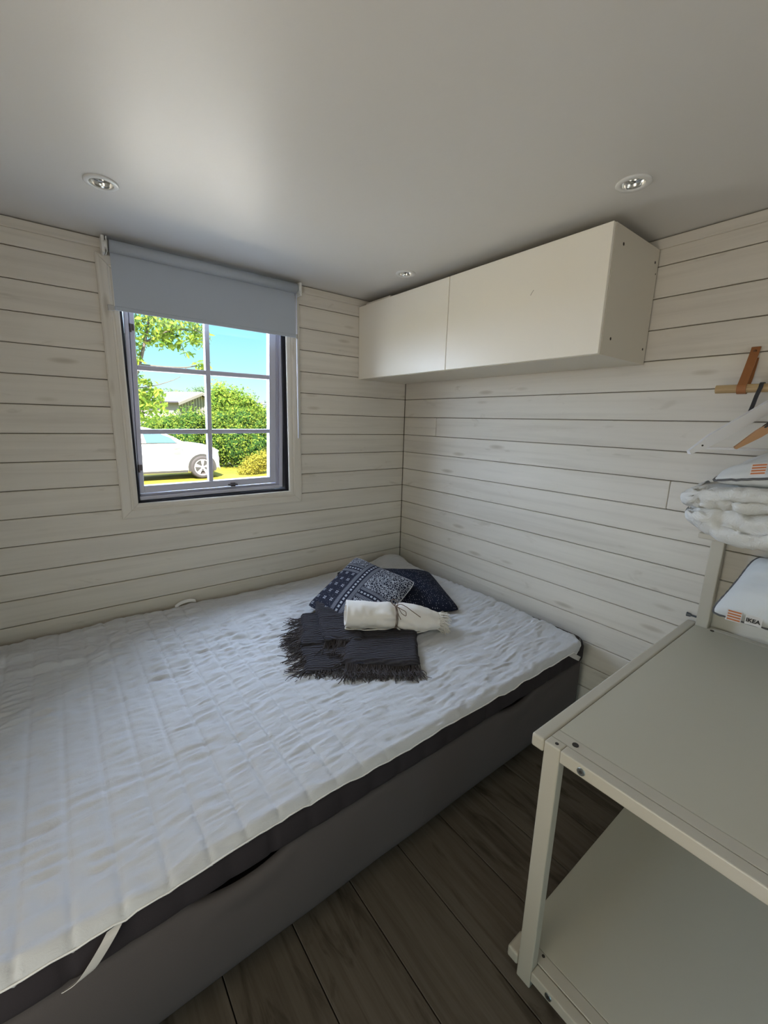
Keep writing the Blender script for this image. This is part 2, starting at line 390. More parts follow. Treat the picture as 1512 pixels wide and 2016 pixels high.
# sash with muntins and panes
sash_bm = bmesh.new()
for b in ((-1.664, -1.643, 0.036, 0.078, 1.146, 2.08), (-0.988, -0.948, 0.036, 0.078, 1.146, 2.08), (-1.643, -0.988, 0.036, 0.078, 1.146, 1.182), (-1.643, -0.988, 0.036, 0.078, 2.045, 2.08)):
    bx(sash_bm, *b, bev=0.002)
for v in sash_bm.verts: v.co = racked(v.co)
sash = obj('sash', sash_bm, M_white, window)
rbox('muntin', (-1.331, -1.308, 0.040, 0.074, 1.182, 2.045), M_white, sash, bev=.002)
for z in (1.4475, 1.7475):
    for a, b in ((-1.643, -1.331), (-1.308, -0.988)): rbox('muntin', (a, b, 0.040, 0.074, z-.0115, z+.0115), M_white, sash, bev=.002)
for a, b in ((-1.643, -1.331), (-1.308, -0.988)):
    for z0, z1 in ((1.182, 1.436), (1.459, 1.736), (1.759, 2.045)):
        bm = bmesh.new(); vs = [bm.verts.new(racked(Vector(p))) for p in ((a, .058, z0), (b, .058, z0), (b, .058, z1), (a, .058, z1))]; bm.faces.new(vs)
        obj('pane', bm, M_glass, sash)
M_hinge = mat('dark_brass', (0.10, 0.085, 0.09), 0.4, 0.8)
for z in (1.27, 1.92):
    bm = bmesh.new(); p = racked(Vector((-1.662, .030, z))); cyl(bm, p-Vector((0, 0, .018)), p+Vector((0, 0, .018)), .0045, n=10); bx(bm, p.x-.004, p.x+.016, .0335, .0358, z-.014, z+.014)
    obj('hinge', bm, M_hinge, window)
bm = bmesh.new(); bx(bm, -1.245, -1.195, .018, .036, 1.152, 1.160, bev=.002); bx(bm, -1.232, -1.205, .028, .036, 1.146, 1.166, bev=.002)
obj('catch', bm, M_hinge, sash)

# ------------------------------------------------------------------ roller blind
bl = thing('roller_blind', (-1.29, -0.055, 2.2), 'grey blue roller blind half lowered over the window', 'blind')
bm = bmesh.new(); n = 28
cyl(bm, (-1.716, -0.060, 2.217), (-0.856, -0.060, 2.217), 0.0245, n=32); obj('roller', bm, M_blind, bl, smooth=True)
# cloth leaves the roller at its wall side
nu, nv = 24, 30; u = np.linspace(0, 1, nu); v = np.linspace(0, 1, nv); U, V_ = np.meshgrid(u, v, indexing='ij')
X = -1.714+U*0.856; Z = 2.215-V_*0.245; Y = -0.045-0.006*np.sin(V_*2.2)+0.0012*vnoise(U*4, V_*2, 1)
front = np.stack([X, Y-.0007, Z], -1).reshape(-1, 3); back = np.stack([X, Y+.0007, Z], -1).reshape(-1, 3)
F1 = gridfaces(nu, nv); npobj('cloth', np.concatenate([front, back]), np.concatenate([F1, F1[:, ::-1]+nu*nv]), M_blind, bl, smooth=True)
box('bottom_rail', (-1.716, -0.856, -0.0525, -0.0455, 1.966, 1.984), M_blind, bl, bev=.002)
M_clear = mat('clear_clip', (0.45, 0.44, 0.42), 0.2)
for a, b in ((-1.742, -1.718), (-0.856, -0.846)): box('rail_end', (a, b, -0.054, -0.044, 1.962, 1.986), M_clear, bl, bev=.002)
for s, x in ((-1, -1.724), (1, -0.848)):
    bm = bmesh.new(); bx(bm, min(x, x+s*.004), max(x, x+s*.004), -.080, -.0165, 2.188, 2.246, bev=.0015); bx(bm, min(x+s*.008, x+s*.020), max(x+s*.008, x+s*.020), -.074, -.0165, 2.184, 2.250, bev=.003, seg=2)
    cyl(bm, (x+s*.002, -.060, 2.217), (x+s*.014, -.060, 2.217), .018, n=20)
    obj('bracket', bm, M_plast, bl)
bm = bmesh.new(); cyl(bm, (-0.8465, -.040, 2.215), (-0.8465, -.040, 1.413), .0042, n=10); obj('wand', bm, M_wand, bl, smooth=True)

# ------------------------------------------------------------------ wall cabinets
for i, (y1, y0) in enumerate(((-0.0015, -0.7700), (-0.7712, -1.5348))):
    lab = ['white wall cabinet with flat door in the far corner, beside the window wall', 'white wall cabinet with flat door whose bare side panel with screw holes faces the room'][i]
    t = thing('wall_cabinet', (-0.2, (y0+y1)/2, 1.7817), lab, 'cabinet')
    bm = bmesh.new()
    th = .016; x0, x1, z0, z1 = -0.384, -0.0132, 1.7817, 2.2125
    for b in ((x0, x1, y0, y0+th, z0, z1), (x0, x1, y1-th, y1, z0, z1), (x0, x1, y0+th, y1-th, z0, z0+th), (x0, x1, y0+th, y1-th, z1-th, z1), (x1-.004, x1, y0+th, y1-th, z0+th, z1-th)):
        bx(bm, *b, bev=.0006)
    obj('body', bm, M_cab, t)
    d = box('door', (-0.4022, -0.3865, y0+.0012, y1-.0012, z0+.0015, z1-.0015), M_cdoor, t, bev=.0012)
    if i == 1:
        for hx, hz, r in ((-.318, 2.159, .0055), (-.324, 1.843, .0055), (-.043, 2.161, .0052), (-.026, 2.123, .003), (-.043, 1.839, .005)):
            bm = bmesh.new(); cyl(bm, (hx, y0-.0006, hz), (hx, y0+.0015, hz), r, n=14); obj('screw_hole', bm, M_hole, t)
        bm = bmesh.new(); ribbon(bm, [(-.4023, -1.2295, 2.0355), (-.4023, -1.2340, 2.043), (-.4023, -1.2425, 2.0535)], (0, .6, .3), .0016, .0006); obj('scratch', bm, M_groove, d)
    else:
        box('cover_strip', (-.395, -.30, y1-.30, y1-.065, z1+.0003, z1+.009), M_cab, t, bev=.001)

# ------------------------------------------------------------------ bed
BX0, BX1, BY0, BY1 = -2.36, -0.040, -1.488, -0.030
M_matt = mat('charcoal_ticking', (0.036, 0.030, 0.034), 0.85, spec=0.2)
bump(M_matt, noise(M_matt, coords(M_matt), 700, 2), 0.3, 0.0008)
M_base = mat('grey_bed_cloth', (0.105, 0.090, 0.088), 0.88, spec=0.2)
bump(M_base, noise(M_base, coords(M_base), 600, 2), 0.25, 0.0008)
M_baseside = mat('bed_underside', (0.015, 0.015, 0.015), 0.9)
M_legw = mat('dark_bed_leg', (0.05, 0.045, 0.04), 0.5)
def perim(x0, x1, y0, y1, r, step):
    pts = []
    def seg(a, b):
        n = max(2, int((Vector(b)-Vector(a)).length/step)); [pts.append((a[0]+(b[0]-a[0])*i/n, a[1]+(b[1]-a[1])*i/n)) for i in range(n)]
    def arc(cx, cy, a0): [pts.append((cx+r*math.cos(a0+PI/2*i/8), cy+r*math.sin(a0+PI/2*i/8))) for i in range(8)]
    seg((x0+r, y0), (x1-r, y0)); arc(x1-r, y0+r, -PI/2); seg((x1, y0+r), (x1, y1-r)); arc(x1-r, y1-r, 0)
    seg((x1-r, y1), (x0+r, y1)); arc(x0+r, y1-r, PI/2); seg((x0, y1-r), (x0, y0+r)); arc(x0+r, y0+r, PI)
    return pts
def soft_block(name, x0, x1, y0, y1, z0, z1, r, m, parent, seam=0.0, bulge=0.008, dips=(), sag=0.012, roundz=.02):
    P = perim(x0, x1, y0, y1, r, 0.012); n = len(P); s = np.zeros(n)
    A = np.array(P); nx = np.roll(A, -1, 0)-np.roll(A, 1, 0); nx /= np.linalg.norm(nx, axis=1)[:, None]; nrm = np.stack([nx[:, 1], -nx[:, 0]], 1)
    s = np.concatenate([[0], np.cumsum(np.linalg.norm(np.diff(A, axis=0), axis=1))])
    rows = []; K = 14
    for k in range(K):
        t = k/(K-1); z = z0+(z1-z0)*t
        d = bulge*math.sin(PI*t)
        ed = min(t, 1-t)*(z1-z0)
        inset = roundz*(1-math.sqrt(max(0, 1-(1-min(1, ed/roundz))**2))) if ed < roundz else 0
        off = np.full(n, d-inset)
        if seam:
            f = np.abs(np.sin(PI*(A[:, 0]-0.03)/seam)) if True else 0
            f2 = np.abs(np.sin(PI*(A[:, 1])/seam)); ff = np.where(np.abs(nrm[:, 1]) > .7, f, f2)
            off += 0.0085*(ff**0.22-1)*(1-abs(2*t-1)**6)
        off += 0.0022*vnoise(s*5, np.full(n, t*2.0), 3)
        zz = np.full(n, z)
        if k >= K-4:
            for a, b, dep in dips:
                wgt = np.where((A[:, 1] < y0+.02) & (A[:, 0] > a) & (A[:, 0] < b), np.sin(PI*np.clip((A[:, 0]-a)/(b-a), 0, 1))**.8, 0)
                zz -= wgt*dep*(k-(K-5))/4; off += wgt*0.006
        rows.append(np.column_stack([A+nrm*off[:, None], zz]))
    V = np.concatenate(rows); F = []
    for k in range(K-1):
        for i in range(n): F.append((k*n+i, k*n+(i+1) % n, (k+1)*n+(i+1) % n, (k+1)*n+i))
    F.append(tuple(range(n))[::-1])
    if dips:
        inner = np.column_stack([A-nrm*0.02, np.full(n, z1-0.045)]); o0 = len(V); V = np.concatenate([V, inner])
        for i in range(n): F.append(((K-1)*n+i, (K-1)*n+(i+1) % n, o0+(i+1) % n, o0+i))
        F.append(tuple(range(o0, o0+n)))
    else: F.append(tuple(range((K-1)*n, K*n)))
    return pyobj(name, V, F, m, parent, smooth=True)
bed = thing('bed_base', (-1.2, -0.76, 0.0), 'dark grey upholstered box bed base standing on the floor under the mattress', 'bed')
soft_block('base_box', BX0+.012, BX1-.002, BY0+.018, BY1-.012, 0.105, 0.412, .035, M_base, bed, bulge=.004, dips=((-1.855, -1.59, .030), (-.715, -.462, .024)), roundz=.012)
for lx in (BX0+.12, -1.2, BX1-.12):
    for ly in (BY0+.30, BY1-.14):
        bm = bmesh.new(); cyl(bm, (lx, ly, 0.0), (lx, ly, 0.1055), .022, .028, 16); obj('leg', bm, M_legw, bed, smooth=False)
matt = soft_block('mattress', BX0, BX1, BY0, BY1, 0.4125, 0.524, .075, M_matt, None, seam=.1055, bulge=.006, roundz=.03)
tag(matt, 'charcoal grey mattress with vertical stitching lying on the bed base', 'mattress')
# carrying handle of the mattress, hanging over the side above the gap
# quilted pad
M_pad = mat('white_quilt', (0.57, 0.585, 0.61), 0.9, spec=0.15)
_n1 = noise(M_pad, coords(M_pad, (26, 60, 26)), 1.0, 4, 0.6, 1.2)
_n2 = noise(M_pad, coords(M_pad), 900, 2)
_mx = N(M_pad, 'ShaderNodeMath', operation='MULTIPLY_ADD'); L(M_pad, _n2, _mx.inputs[0]); _mx.inputs[1].default_value = 0.12; L(M_pad, _n1, _mx.inputs[2])
bump(M_pad, _mx.outputs[0], 0.55, 0.0035)
px0, px1, py0, py1 = BX0-.004, BX1-.018, BY0-.012, BY1-.006
nu, nv = 430, 400
u = np.linspace(0, 1, nu); v = np.linspace(0, 1, nv); U, Vv = np.meshgrid(u, v, indexing='ij')
Yg = py0+(py1-py0)*Vv
r = .135; d = np.clip(Yg-py0, 0, r); cut = r-np.sqrt(np.maximum(0, r*r-(r-d)**2))
r2 = .09; d2 = np.clip(py1-Yg, 0, r2); cut2 = r2-np.sqrt(np.maximum(0, r2*r2-(r2-d2)**2))
xmax = px1-cut-cut2; Xg = px0+(xmax-px0)*U
Xg = Xg+0.0
Yg = Yg+0.006*vnoise(Xg*3.1, Yg*0+2, 2)*(1-Vv)+0.010*vnoise(Xg*2.7, Yg*0+5, 3)*Vv
Q = .0855; ph = (Xg+2.151)/Q; fq = np.abs(ph-np.round(ph))*2          # 0 on a stitch line, 1 mid channel
puff = 0.0068*(1-(1-fq)**9)*(.25+.75*np.clip((-1.15-Xg)/.5, 0, 1))
Yw = Yg+.012*vnoise(Xg*9, Yg*9, 3)+.03*vnoise(Xg*2.3, Yg*2.3, 4)
wr = vnoise(ph*1.0+40, Yw*52, 0)*0.55+vnoise(ph*1.8, Yw*98+3, 1)*0.36-.5*np.abs(vnoise(Xg*19+Yg*5, Yw*26, 4))
amp = 0.0165*(0.5+0.5*fq)*(0.55+0.7*np.clip(vnoise(Xg*1.6, Yg*1.9, 5)+.35, 0, 1))
Zg = 0.539+puff+wr*amp+0.005*vnoise(Xg*2.0, Yg*2.2, 6)
# diagonal drag folds along the front right
dg = (Xg*0.80+Yg*1.0); w_ = np.exp(-((Yg-py0-.10)/.11)**2)*np.clip((Xg+1.75)/.4, 0, 1)
Zg += 0.0050*w_*vnoise(dg*16, (Xg-Yg)*2.2, 7)
w2 = np.exp(-((Xg+.42)/.35)**2)*np.exp(-((Yg+1.15)/.35)**2)
Zg += 0.0030*w2*vnoise(Xg*8, Yg*44, 2)
# hand-tossed folds at the left head end
fold = np.exp(-((Yg+.36+.10*(Xg+2.1))/.030)**2)*np.clip((-1.80-Xg)/.25, 0, 1); Zg += .016*fold
fold = np.exp(-((Yg+.20)/.05)**2)*np.clip((-1.95-Xg)/.2, 0, 1); Zg += .018*fold
# corner lifted behind the cushions
Zg += 0.055*np.exp(-(((Xg+.19)/.13)**2+((Yg+.10)/.07)**2))
Zg = np.maximum(Zg, .5285+.15*np.maximum(0, Zg-.5285))*(Zg < .5285)+Zg*(Zg >= .5285)
# drape over the edges
def drape(dist, rr, drop): return np.where(dist < rr, drop*(1-dist/rr)**2, 0)
Zg -= drape(Vv*(py1-py0), .030, .020+0.004*vnoise(Xg*4, Xg*0, 1)); Zg -= drape(xmax-Xg, .035, .017); Zg -= drape(py1-Yg, .04, .006)
front = np.stack([Xg, Yg, Zg], -1).reshape(-1, 3); Zb = np.minimum(Zg-.0035, 1e9)
back = np.stack([Xg, Yg, np.maximum(Zb, Zg-.0045)], -1).reshape(-1, 3)
Fg = gridfaces(nu, nv); o = nu*nv
rim = []
idx = np.arange(nu*nv).reshape(nu, nv)
for line in (idx[:, 0], idx[-1, :], idx[::-1, -1], idx[::-1][0:0, 0]):
    for a, b in zip(line, line[1:]): rim.append((a, b, b+o, a+o))
rim = np.array(rim)[:, ::-1]
pad = npobj('mattress_pad', np.concatenate([front, back]), np.concatenate([Fg, Fg[:, ::-1]+o, rim]), M_pad, None, smooth=True)
tag(pad, 'white quilted mattress pad spread rumpled over the whole bed', 'mattress pad')
M_piping = mat('pad_binding', (0.80, 0.80, 0.80), 0.8)
# binding along the near edge and round corner
path = [tuple(front[i*nv]) for i in range(0, nu, 4)]+[tuple(front[(nu-1)*nv+j]) for j in range(0, 220, 4)]
bm = bmesh.new(); tube(bm, [Vector(p)+Vector((0.0005, -.0008, -.001)) for p in path], .0022, 6); obj('binding', bm, M_piping, pad, smooth=True)
M_strap = mat('elastic_band', (0.55, 0.53, 0.51), 0.8)
bm = bmesh.new(); ribbon(bm, smoothpath([(-1.996, -1.500, .512), (-2.010, -1.509, .500), (-2.030, -1.512, .476), (-2.052, -1.511, .450), (-2.070, -1.502, .435), (-2.078, -1.496, .428)], 4), (1, 0, .25), .032, .0012); obj('corner_strap', bm, M_strap, pad)
bm = bmesh.new(); ribbon(bm, smoothpath([(-.235, -1.488, .512), (-.215, -1.502, .498), (-.185, -1.510, .480), (-.165, -1.508, .468)], 4), (.55, 0, .6), .022, .0015); obj('corner_strap', bm, M_strap, pad)
M_tag = mat('care_label', (0.55, 0.56, 0.57), 0.7)
bm = bmesh.new(); bx(bm, 0, .055, -.0006, .0006, -.028, 0); M4 = Matrix.Translation((-.130, -1.488, .517)) @ Matrix.Rotation(.55, 4, 'Z') @ Matrix.Rotation(-.15, 4, 'Y')
bmesh.ops.transform(bm, matrix=M4, verts=bm.verts); obj('care_tag', bm, M_tag, pad)
bm = bmesh.new(); ribbon(bm, smoothpath([(-1.575, -.036, .535), (-1.545, -.024, .545), (-1.50, -.020, .549), (-1.47, -.026, .541)], 4), (0, .5, .5), .018, .0015); obj('corner_strap', bm, M_piping, pad)

# ------------------------------------------------------------------ cushions
def cushion(A, B, Cc, D, th, n=34, pinch=.05, wrk=.004, seed=0, belly=.5):
    """pillow over the quad A B C D (round it), returns verts/faces for front and back plus the rim path"""
    A, B, Cc, D = [np.array(p, float) for p in (A, B, Cc, D)]
    u = np.linspace(0, 1, n); U, V = np.meshgrid(u, u, indexing='ij')
    cu, cv = 2*U-1, 2*V-1
    # edges pulled in between the corners
    U2 = .5+.5*cu*(1-pinch*(1-cv**2)); V2 = .5+.5*cv*(1-pinch*(1-cu**2))
    P = (A[None, None]*((1-U2)*(1-V2))[..., None]+B[None, None]*(U2*(1-V2))[..., None]+Cc[None, None]*(U2*V2)[..., None]+D[None, None]*((1-U2)*V2)[..., None])
    ctr_ = (A+B+Cc+D)/4; P = ctr_+(P-ctr_)*(1-.055*(cu**2*cv**2)**3)[..., None]
    nn = np.cross(Cc-A, D-B); nn /= np.linalg.norm(nn)
    if nn[2] < 0: nn = -nn
    h = th/2*((1-cu**4)*(1-cv**4))**belly*(.55+.45*(1-cu**2)*(1-cv**2))
    wz = wrk*(vnoise(U*5+seed, V*5, seed)+.5*vnoise(U*12, V*12+seed, seed+1))*((1-cu**8)*(1-cv**8))
    top = P+nn*(h+wz)[..., None]; bot = P-nn*(h*.8)[..., None]
    V_ = np.concatenate([top.reshape(-1, 3), bot.reshape(-1, 3)]); F = gridfaces(n, n)
    # make sure the top faces along +nn
    a, b, c = [top.reshape(-1, 3)[i] for i in F[0][:3]]
    if np.dot(np.cross(b-a, c-a), nn) < 0: F = F[:, ::-1]
    F = np.concatenate([F, F[:, ::-1]+n*n])
    idx = np.arange(n*n).reshape(n, n); rim = list(idx[:, 0])+list(idx[-1, 1:])+list(idx[::-1, -1][1:])+list(idx[0, ::-1][1:-1])
    UVs = np.concatenate([np.stack([U, V], -1).reshape(-1, 2)]*2)
    return V_, F, [V_[i] for i in rim], UVs, nn
def cushion_obj(name, m, parent, *a, **k):
    V_, F, rim, UV, nn = cushion(*a, **k)
    me_o = npobj(name, V_, F, m, parent, smooth=True)
    uvl = me_o.data.uv_layers.new(name='uv'); li = np.empty(len(me_o.data.loops), np.int32); me_o.data.loops.foreach_get('vertex_index', li)
    uvl.data.foreach_set('uv', UV[li].ravel().astype(np.float32)); return me_o, rim
# navy cushion with small pale stitches
M_navy = mat('navy_dotted', (0.012, 0.016, 0.032), 0.9, spec=0.15)
_v = coords(M_navy, (46, 46, 1), src='UV'); vo = N(M_navy, 'ShaderNodeTexVoronoi'); vo.inputs['Scale'].default_value = 1.0; vo.inputs['Randomness'].default_value = .35
L(M_navy, _v, vo.inputs['Vector'])
base(M_navy, ramp(M_navy, vo.outputs['Distance'], [(0.0, (0.34, 0.36, 0.42)), (0.16, (0.28, 0.30, 0.36)), (0.21, (0.012, 0.016, 0.032))]))
nav = thing('cushion', (-.50, -.62, .535), 'navy blue cushion with tiny pale dots, lying under the patterned cushion', 'cushion')
NA, NB, NC, ND = (-.69, -.19, .600), (-.175, -.505, .592), (-.385, -.975, .560), (-.86, -.70, .556)
cover, rim = cushion_obj('cover', M_navy, nav, NA, NB, NC, ND, .165, pinch=.025, wrk=.004, seed=2)
M_cream = mat('cream_cloth', (0.55, 0.52, 0.46), 0.85)
V_, F, _, _, nn = cushion(NA, NB, NC, ND, .115, pinch=.03, seed=2)
n_ = 34; half = n_*n_
npobj('back_panel', V_[half:]-np.array([0, 0, .0045]), F[len(F)//2:]-half, M_cream, nav, smooth=True)
# patterned cushion
M_pat = mat('patterned_cloth', (0.03, 0.035, 0.05), 0.9, spec=0.15)
def build_pattern(m):
    tcn = N(m, 'ShaderNodeTexCoord'); sp = N(m, 'ShaderNodeSeparateXYZ'); L(m, tcn.outputs['UV'], sp.inputs[0]); v, u = sp.outputs[0], sp.outputs[1]
    def M(op, a, b=None, c=None):
        n = N(m, 'ShaderNodeMath', operation=op)
        for i, x in enumerate((a, b, c)):
            if x is None: continue
            if isinstance(x, (int, float)): n.inputs[i].default_value = x
            else: L(m, x, n.inputs[i])
        return n.outputs[0]
    dark, lite = (0.018, 0.020, 0.034), (0.36, 0.38, 0.42)
    uv = tcn.outputs['UV']
    def vor(s, t0, t1, feat='F1', rndm=1.0):
        mp = N(m, 'ShaderNodeMapping'); mp.inputs['Scale'].default_value = (s, s, 1); L(m, uv, mp.inputs[0])
        vo = N(m, 'ShaderNodeTexVoronoi', feature=feat); vo.inputs['Scale'].default_value = 1.0; vo.inputs['Randomness'].default_value = rndm; L(m, mp.outputs[0], vo.inputs['Vector'])
        return vo.outputs['Distance']
    # small flowers field
    fl = M('LESS_THAN', vor(26, 0, 0), .30)
    net = M('LESS_THAN', vor(34, 0, 0, 'DISTANCE_TO_EDGE'), .07)
    busy = M('MAXIMUM', M('MULTIPLY', fl, .8), net)
    # sparse four-petal flowers
    s = 9.0; fu = M('SUBTRACT', M('FRACT', M('MULTIPLY', u, s)), .5); fv = M('SUBTRACT', M('FRACT', M('MULTIPLY', v, s)), .5)
    au, av = M('ABSOLUTE', fu), M('ABSOLUTE', fv)
    rr = M('SQRT', M('ADD', M('POWER', M('SUBTRACT', au, .10), 2), M('POWER', M('SUBTRACT', av, .10), 2)))
    flower = M('LESS_THAN', rr, .075)
    speck = M('MULTIPLY', M('LESS_THAN', vor(60, 0, 0), .18), .5); sparse = M('MAXIMUM', flower, speck)
    # bands: stripes with a dotted middle, t = local coordinate across 0..1, a = along
    def band(t, a):
        st = M('LESS_THAN', M('ABSOLUTE', M('SUBTRACT', M('FRACT', M('MULTIPLY', t, 13)), .5)), .2)
        edge = M('GREATER_THAN', M('ABSOLUTE', M('SUBTRACT', t, .5)), .22)
        core = M('LESS_THAN', M('ABSOLUTE', M('SUBTRACT', t, .5)), .07)
        dots = M('LESS_THAN', M('ABSOLUTE', M('SUBTRACT', M('FRACT', M('MULTIPLY', a, 20)), .5)), .30)
        out = M('LESS_THAN', M('ABSOLUTE', M('SUBTRACT', t, .5)), .46)
        return M('MULTIPLY', out, M('MAXIMUM', M('MULTIPLY', M('MULTIPLY', edge, st), .85), M('MULTIPLY', core, dots)))
    def inr(x, a, b): return M('MULTIPLY', M('GREATER_THAN', x, a), M('LESS_THAN', x, b))
    # long band across (constant u), two half bands (constant v)
    t1 = M('DIVIDE', M('SUBTRACT', u, .47), .20); B1 = band(t1, v); in1 = inr(u, .47, .67)
    t2 = M('DIVIDE', M('SUBTRACT', v, .64), .18); B2 = band(t2, u); in2 = inr(v, .64, .82)
    t3 = M('DIVIDE', M('SUBTRACT', v, .32), .18); B3 = band(t3, u); in3 = inr(v, .32, .50)
    left = M('GREATER_THAN', u, .67)
    fieldL = M('ADD', M('MULTIPLY', M('GREATER_THAN', v, .82), busy), M('MULTIPLY', M('LESS_THAN', v, .82), sparse))
    fieldR = busy
    L_ = M('ADD', M('MULTIPLY', in2, B2), M('MULTIPLY', M('SUBTRACT', 1, in2), fieldL))
    R_ = M('ADD', M('MULTIPLY', in3, B3), M('MULTIPLY', M('SUBTRACT', 1, in3), fieldR))
    S = M('ADD', M('MULTIPLY', left, L_), M('MULTIPLY', M('SUBTRACT', 1, left), R_))
    S = M('ADD', M('MULTIPLY', in1, B1), M('MULTIPLY', M('SUBTRACT', 1, in1), S))
    base(m, mix(m, dark, lite, S))
build_pattern(M_pat)
pat = thing('cushion', (-.76, -.60, .54), 'black and white patterned cushion with crossing bands, leaning on the navy cushion', 'cushion')
# u runs from the near-left side to the far-right side, v from the front to the back
PA, PB, PC, PD = (-.955, -.955, .560), (-.525, -.765, .682), (-.600, -.290, .712), (-1.048, -.490, .577)
cushion_obj('cover', M_pat, pat, PA, PB, PC, PD, .105, pinch=.04, wrk=.003, seed=4)
V_, F, rim, _, _ = cushion(PA, PB, PC, PD, .105, pinch=.04, wrk=.003, seed=4)
bm = bmesh.new(); rp = [Vector(p) for p in rim]; tube(bm, rp+[rp[0]], .0022, 6); obj('seam', bm, mat('seam_cord', (.45, .45, .46), .8), pat, smooth=True)

# ------------------------------------------------------------------ dark grey fringed throw
M_throw = mat('charcoal_muslin', (0.050, 0.048, 0.056), 0.95, spec=0.1)
_w = N(M_throw, 'ShaderNodeTexWave', wave_type='BANDS', bands_direction='Y'); _w.inputs['Scale'].default_value = 26; _w.inputs['Distortion'].default_value = 3.5
_w.inputs['Detail'].default_value = 3; L(M_throw, coords(M_throw, (1, 1, 1), (0, 0, .5)), _w.inputs['Vector'])
base(M_throw, ramp(M_throw, _w.outputs[0], [(0, (0.040, 0.038, 0.046)), (1, (0.072, 0.069, 0.078))])); bump(M_throw, _w.outputs[0], .9, .006)
M_fringe = mat('charcoal_fringe', (0.070, 0.062, 0.064), 0.95, spec=0.1)
def slab(name, quad, m, parent, th=.014, n=26, wv=.004, seed=0, sag=None):
    """folded cloth layer with rounded edges; quad corners are on its top"""
    Q4 = [np.array(p, float) for p in quad]; u = np.linspace(0, 1, n); U, V = np.meshgrid(u, u, indexing='ij')
    P = (Q4[0]*((1-U)*(1-V))[..., None]+Q4[1]*(U*(1-V))[..., None]+Q4[2]*(U*V)[..., None]+Q4[3]*((1-U)*V)[..., None])
    edge = np.minimum(np.minimum(U, 1-U), np.minimum(V, 1-V)); rr = np.clip(edge/.07, 0, 1); z = -th*.5*(1-np.sqrt(1-(1-rr)**2))
    P[..., 0] += .011*vnoise(U*2.5+seed, V*2.5, seed)+.004*vnoise(U*9, V*9, seed); P[..., 1] += .011*vnoise(U*2.5, V*2.5+seed, seed+2)+.004*vnoise(U*9, V*9, seed+1)
    wob = wv*(vnoise(U*3+seed, V*9, seed+1)+.8*vnoise(U*5, V*19, seed)+.5*vnoise(U*16, V*8, seed+3))
    top = P.copy(); top[..., 2] += z+wob; bot = P.copy(); bot[..., 2] += -th-z
    F = gridfaces(n, n); V_ = np.concatenate([top.reshape(-1, 3), bot.reshape(-1, 3)]); a, b, c = V_[F[0][:3]]
    if np.cross(b-a, c-a)[2] < 0: F = F[:, ::-1]
    idx = np.arange(n*n).reshape(n, n); rim = list(idx[:, 0])+list(idx[-1, 1:])+list(idx[::-1, -1][1:])+list(idx[0, ::-1][1:])
    R = np.array([(a, b, b+n*n, a+n*n) for a, b in zip(rim, rim[1:])])
    return npobj(name, V_, np.concatenate([F, F[:, ::-1]+n*n, R]), m, parent, smooth=True)
def fringe(bm, a, b, out, cnt, ln, zfloor, r=.0016, spread=.5, sag=.02):
    a, b, out = Vector(a), Vector(b), Vector(out).normalized(); al = (b-a).normalized()
    for i in range(cnt):
        t = (i+rnd.uniform(-.4, .4))/cnt; p = a.lerp(b, min(1, max(0, t))); d = (out+al*rnd.uniform(-spread, spread)).normalized()
        l = ln*rnd.uniform(.65, 1.15); pts = [p]; k = 5
        for j in range(1, k+1):
            d = (d+al*rnd.uniform(-.45, .45)+out*.1).normalized(); q = pts[-1]+d*l/k
            q.z = max(zfloor+rnd.uniform(0, .012), p.z-(p.z-zfloor)*min(1, (j/k)*2.2)); pts.append(q)
        tube(bm, pts, [r, r, r*.95, r*.9, r*.8, r*.5], 4, cap=True)
thr = thing('throw_blanket', (-1.02, -.95, .535), 'dark grey muslin throw folded in layers with a fringe, in front of the patterned cushion', 'throw')
ZB = .541
slab('folded_layer', [(-1.300, -.985, ZB+.016), (-1.02, -1.165, ZB+.016), (-.90, -.80, ZB+.018), (-1.19, -.66, ZB+.018)], M_throw, thr, th=.016, seed=1, wv=.006)
slab('folded_layer', [(-1.225, -.800, ZB+.034), (-1.00, -.93, ZB+.034), (-.88, -.64, ZB+.036), (-1.09, -.545, ZB+.036)], M_throw, thr, th=.016, seed=2, wv=.006)
slab('folded_layer', [(-1.150, -.865, ZB+.056), (-1.005, -.965, ZB+.052), (-.865, -.615, ZB+.064), (-1.000, -.520, ZB+.066)], M_throw, thr, th=.018, seed=3, wv=.005)
slab('folded_layer', [(-1.165, -1.050, ZB+.040), (-.908, -1.222, ZB+.040), (-.700, -.955, ZB+.046), (-.965, -.80, ZB+.050)], M_throw, thr, th=.030, seed=5, wv=.004)
bm = bmesh.new()
fringe(bm, (-1.280, -.975, ZB+.008), (-1.175, -.67, ZB+.008), (-1, -.25, 0), 100, .105, ZB, r=.0021, spread=.5)
fringe(bm, (-1.285, -.965, ZB+.008), (-1.03, -1.145, ZB+.008), (-.5, -.9, 0), 90, .065, ZB, r=.0021)
fringe(bm, (-1.215, -.790, ZB+.025), (-1.085, -.555, ZB+.025), (-1, -.1, 0), 70, .100, ZB+.006, r=.0021)
fringe(bm, (-1.140, -.860, ZB+.046), (-1.000, -.955, ZB+.046), (-.7, -.75, 0), 80, .100, ZB+.012, r=.0021)
fringe(bm, (-1.150, -1.040, ZB+.030), (-.905, -1.208, ZB+.030), (-.55, -.85, 0), 130, .100, ZB, r=.0023)
fringe(bm, (-1.150, -1.04, ZB+.018), (-.908, -1.205, ZB+.012), (-.55, -.85, 0), 130, .095, ZB, r=.0023)
fringe(bm, (-1.150, -1.040, ZB+.030), (-1.04, -.90, ZB+.040), (-.9, .1, 0), 50, .07, ZB+.01, r=.0021)
tag(obj('fringe', bm, M_fringe, thr, smooth=True), kind='stuff')

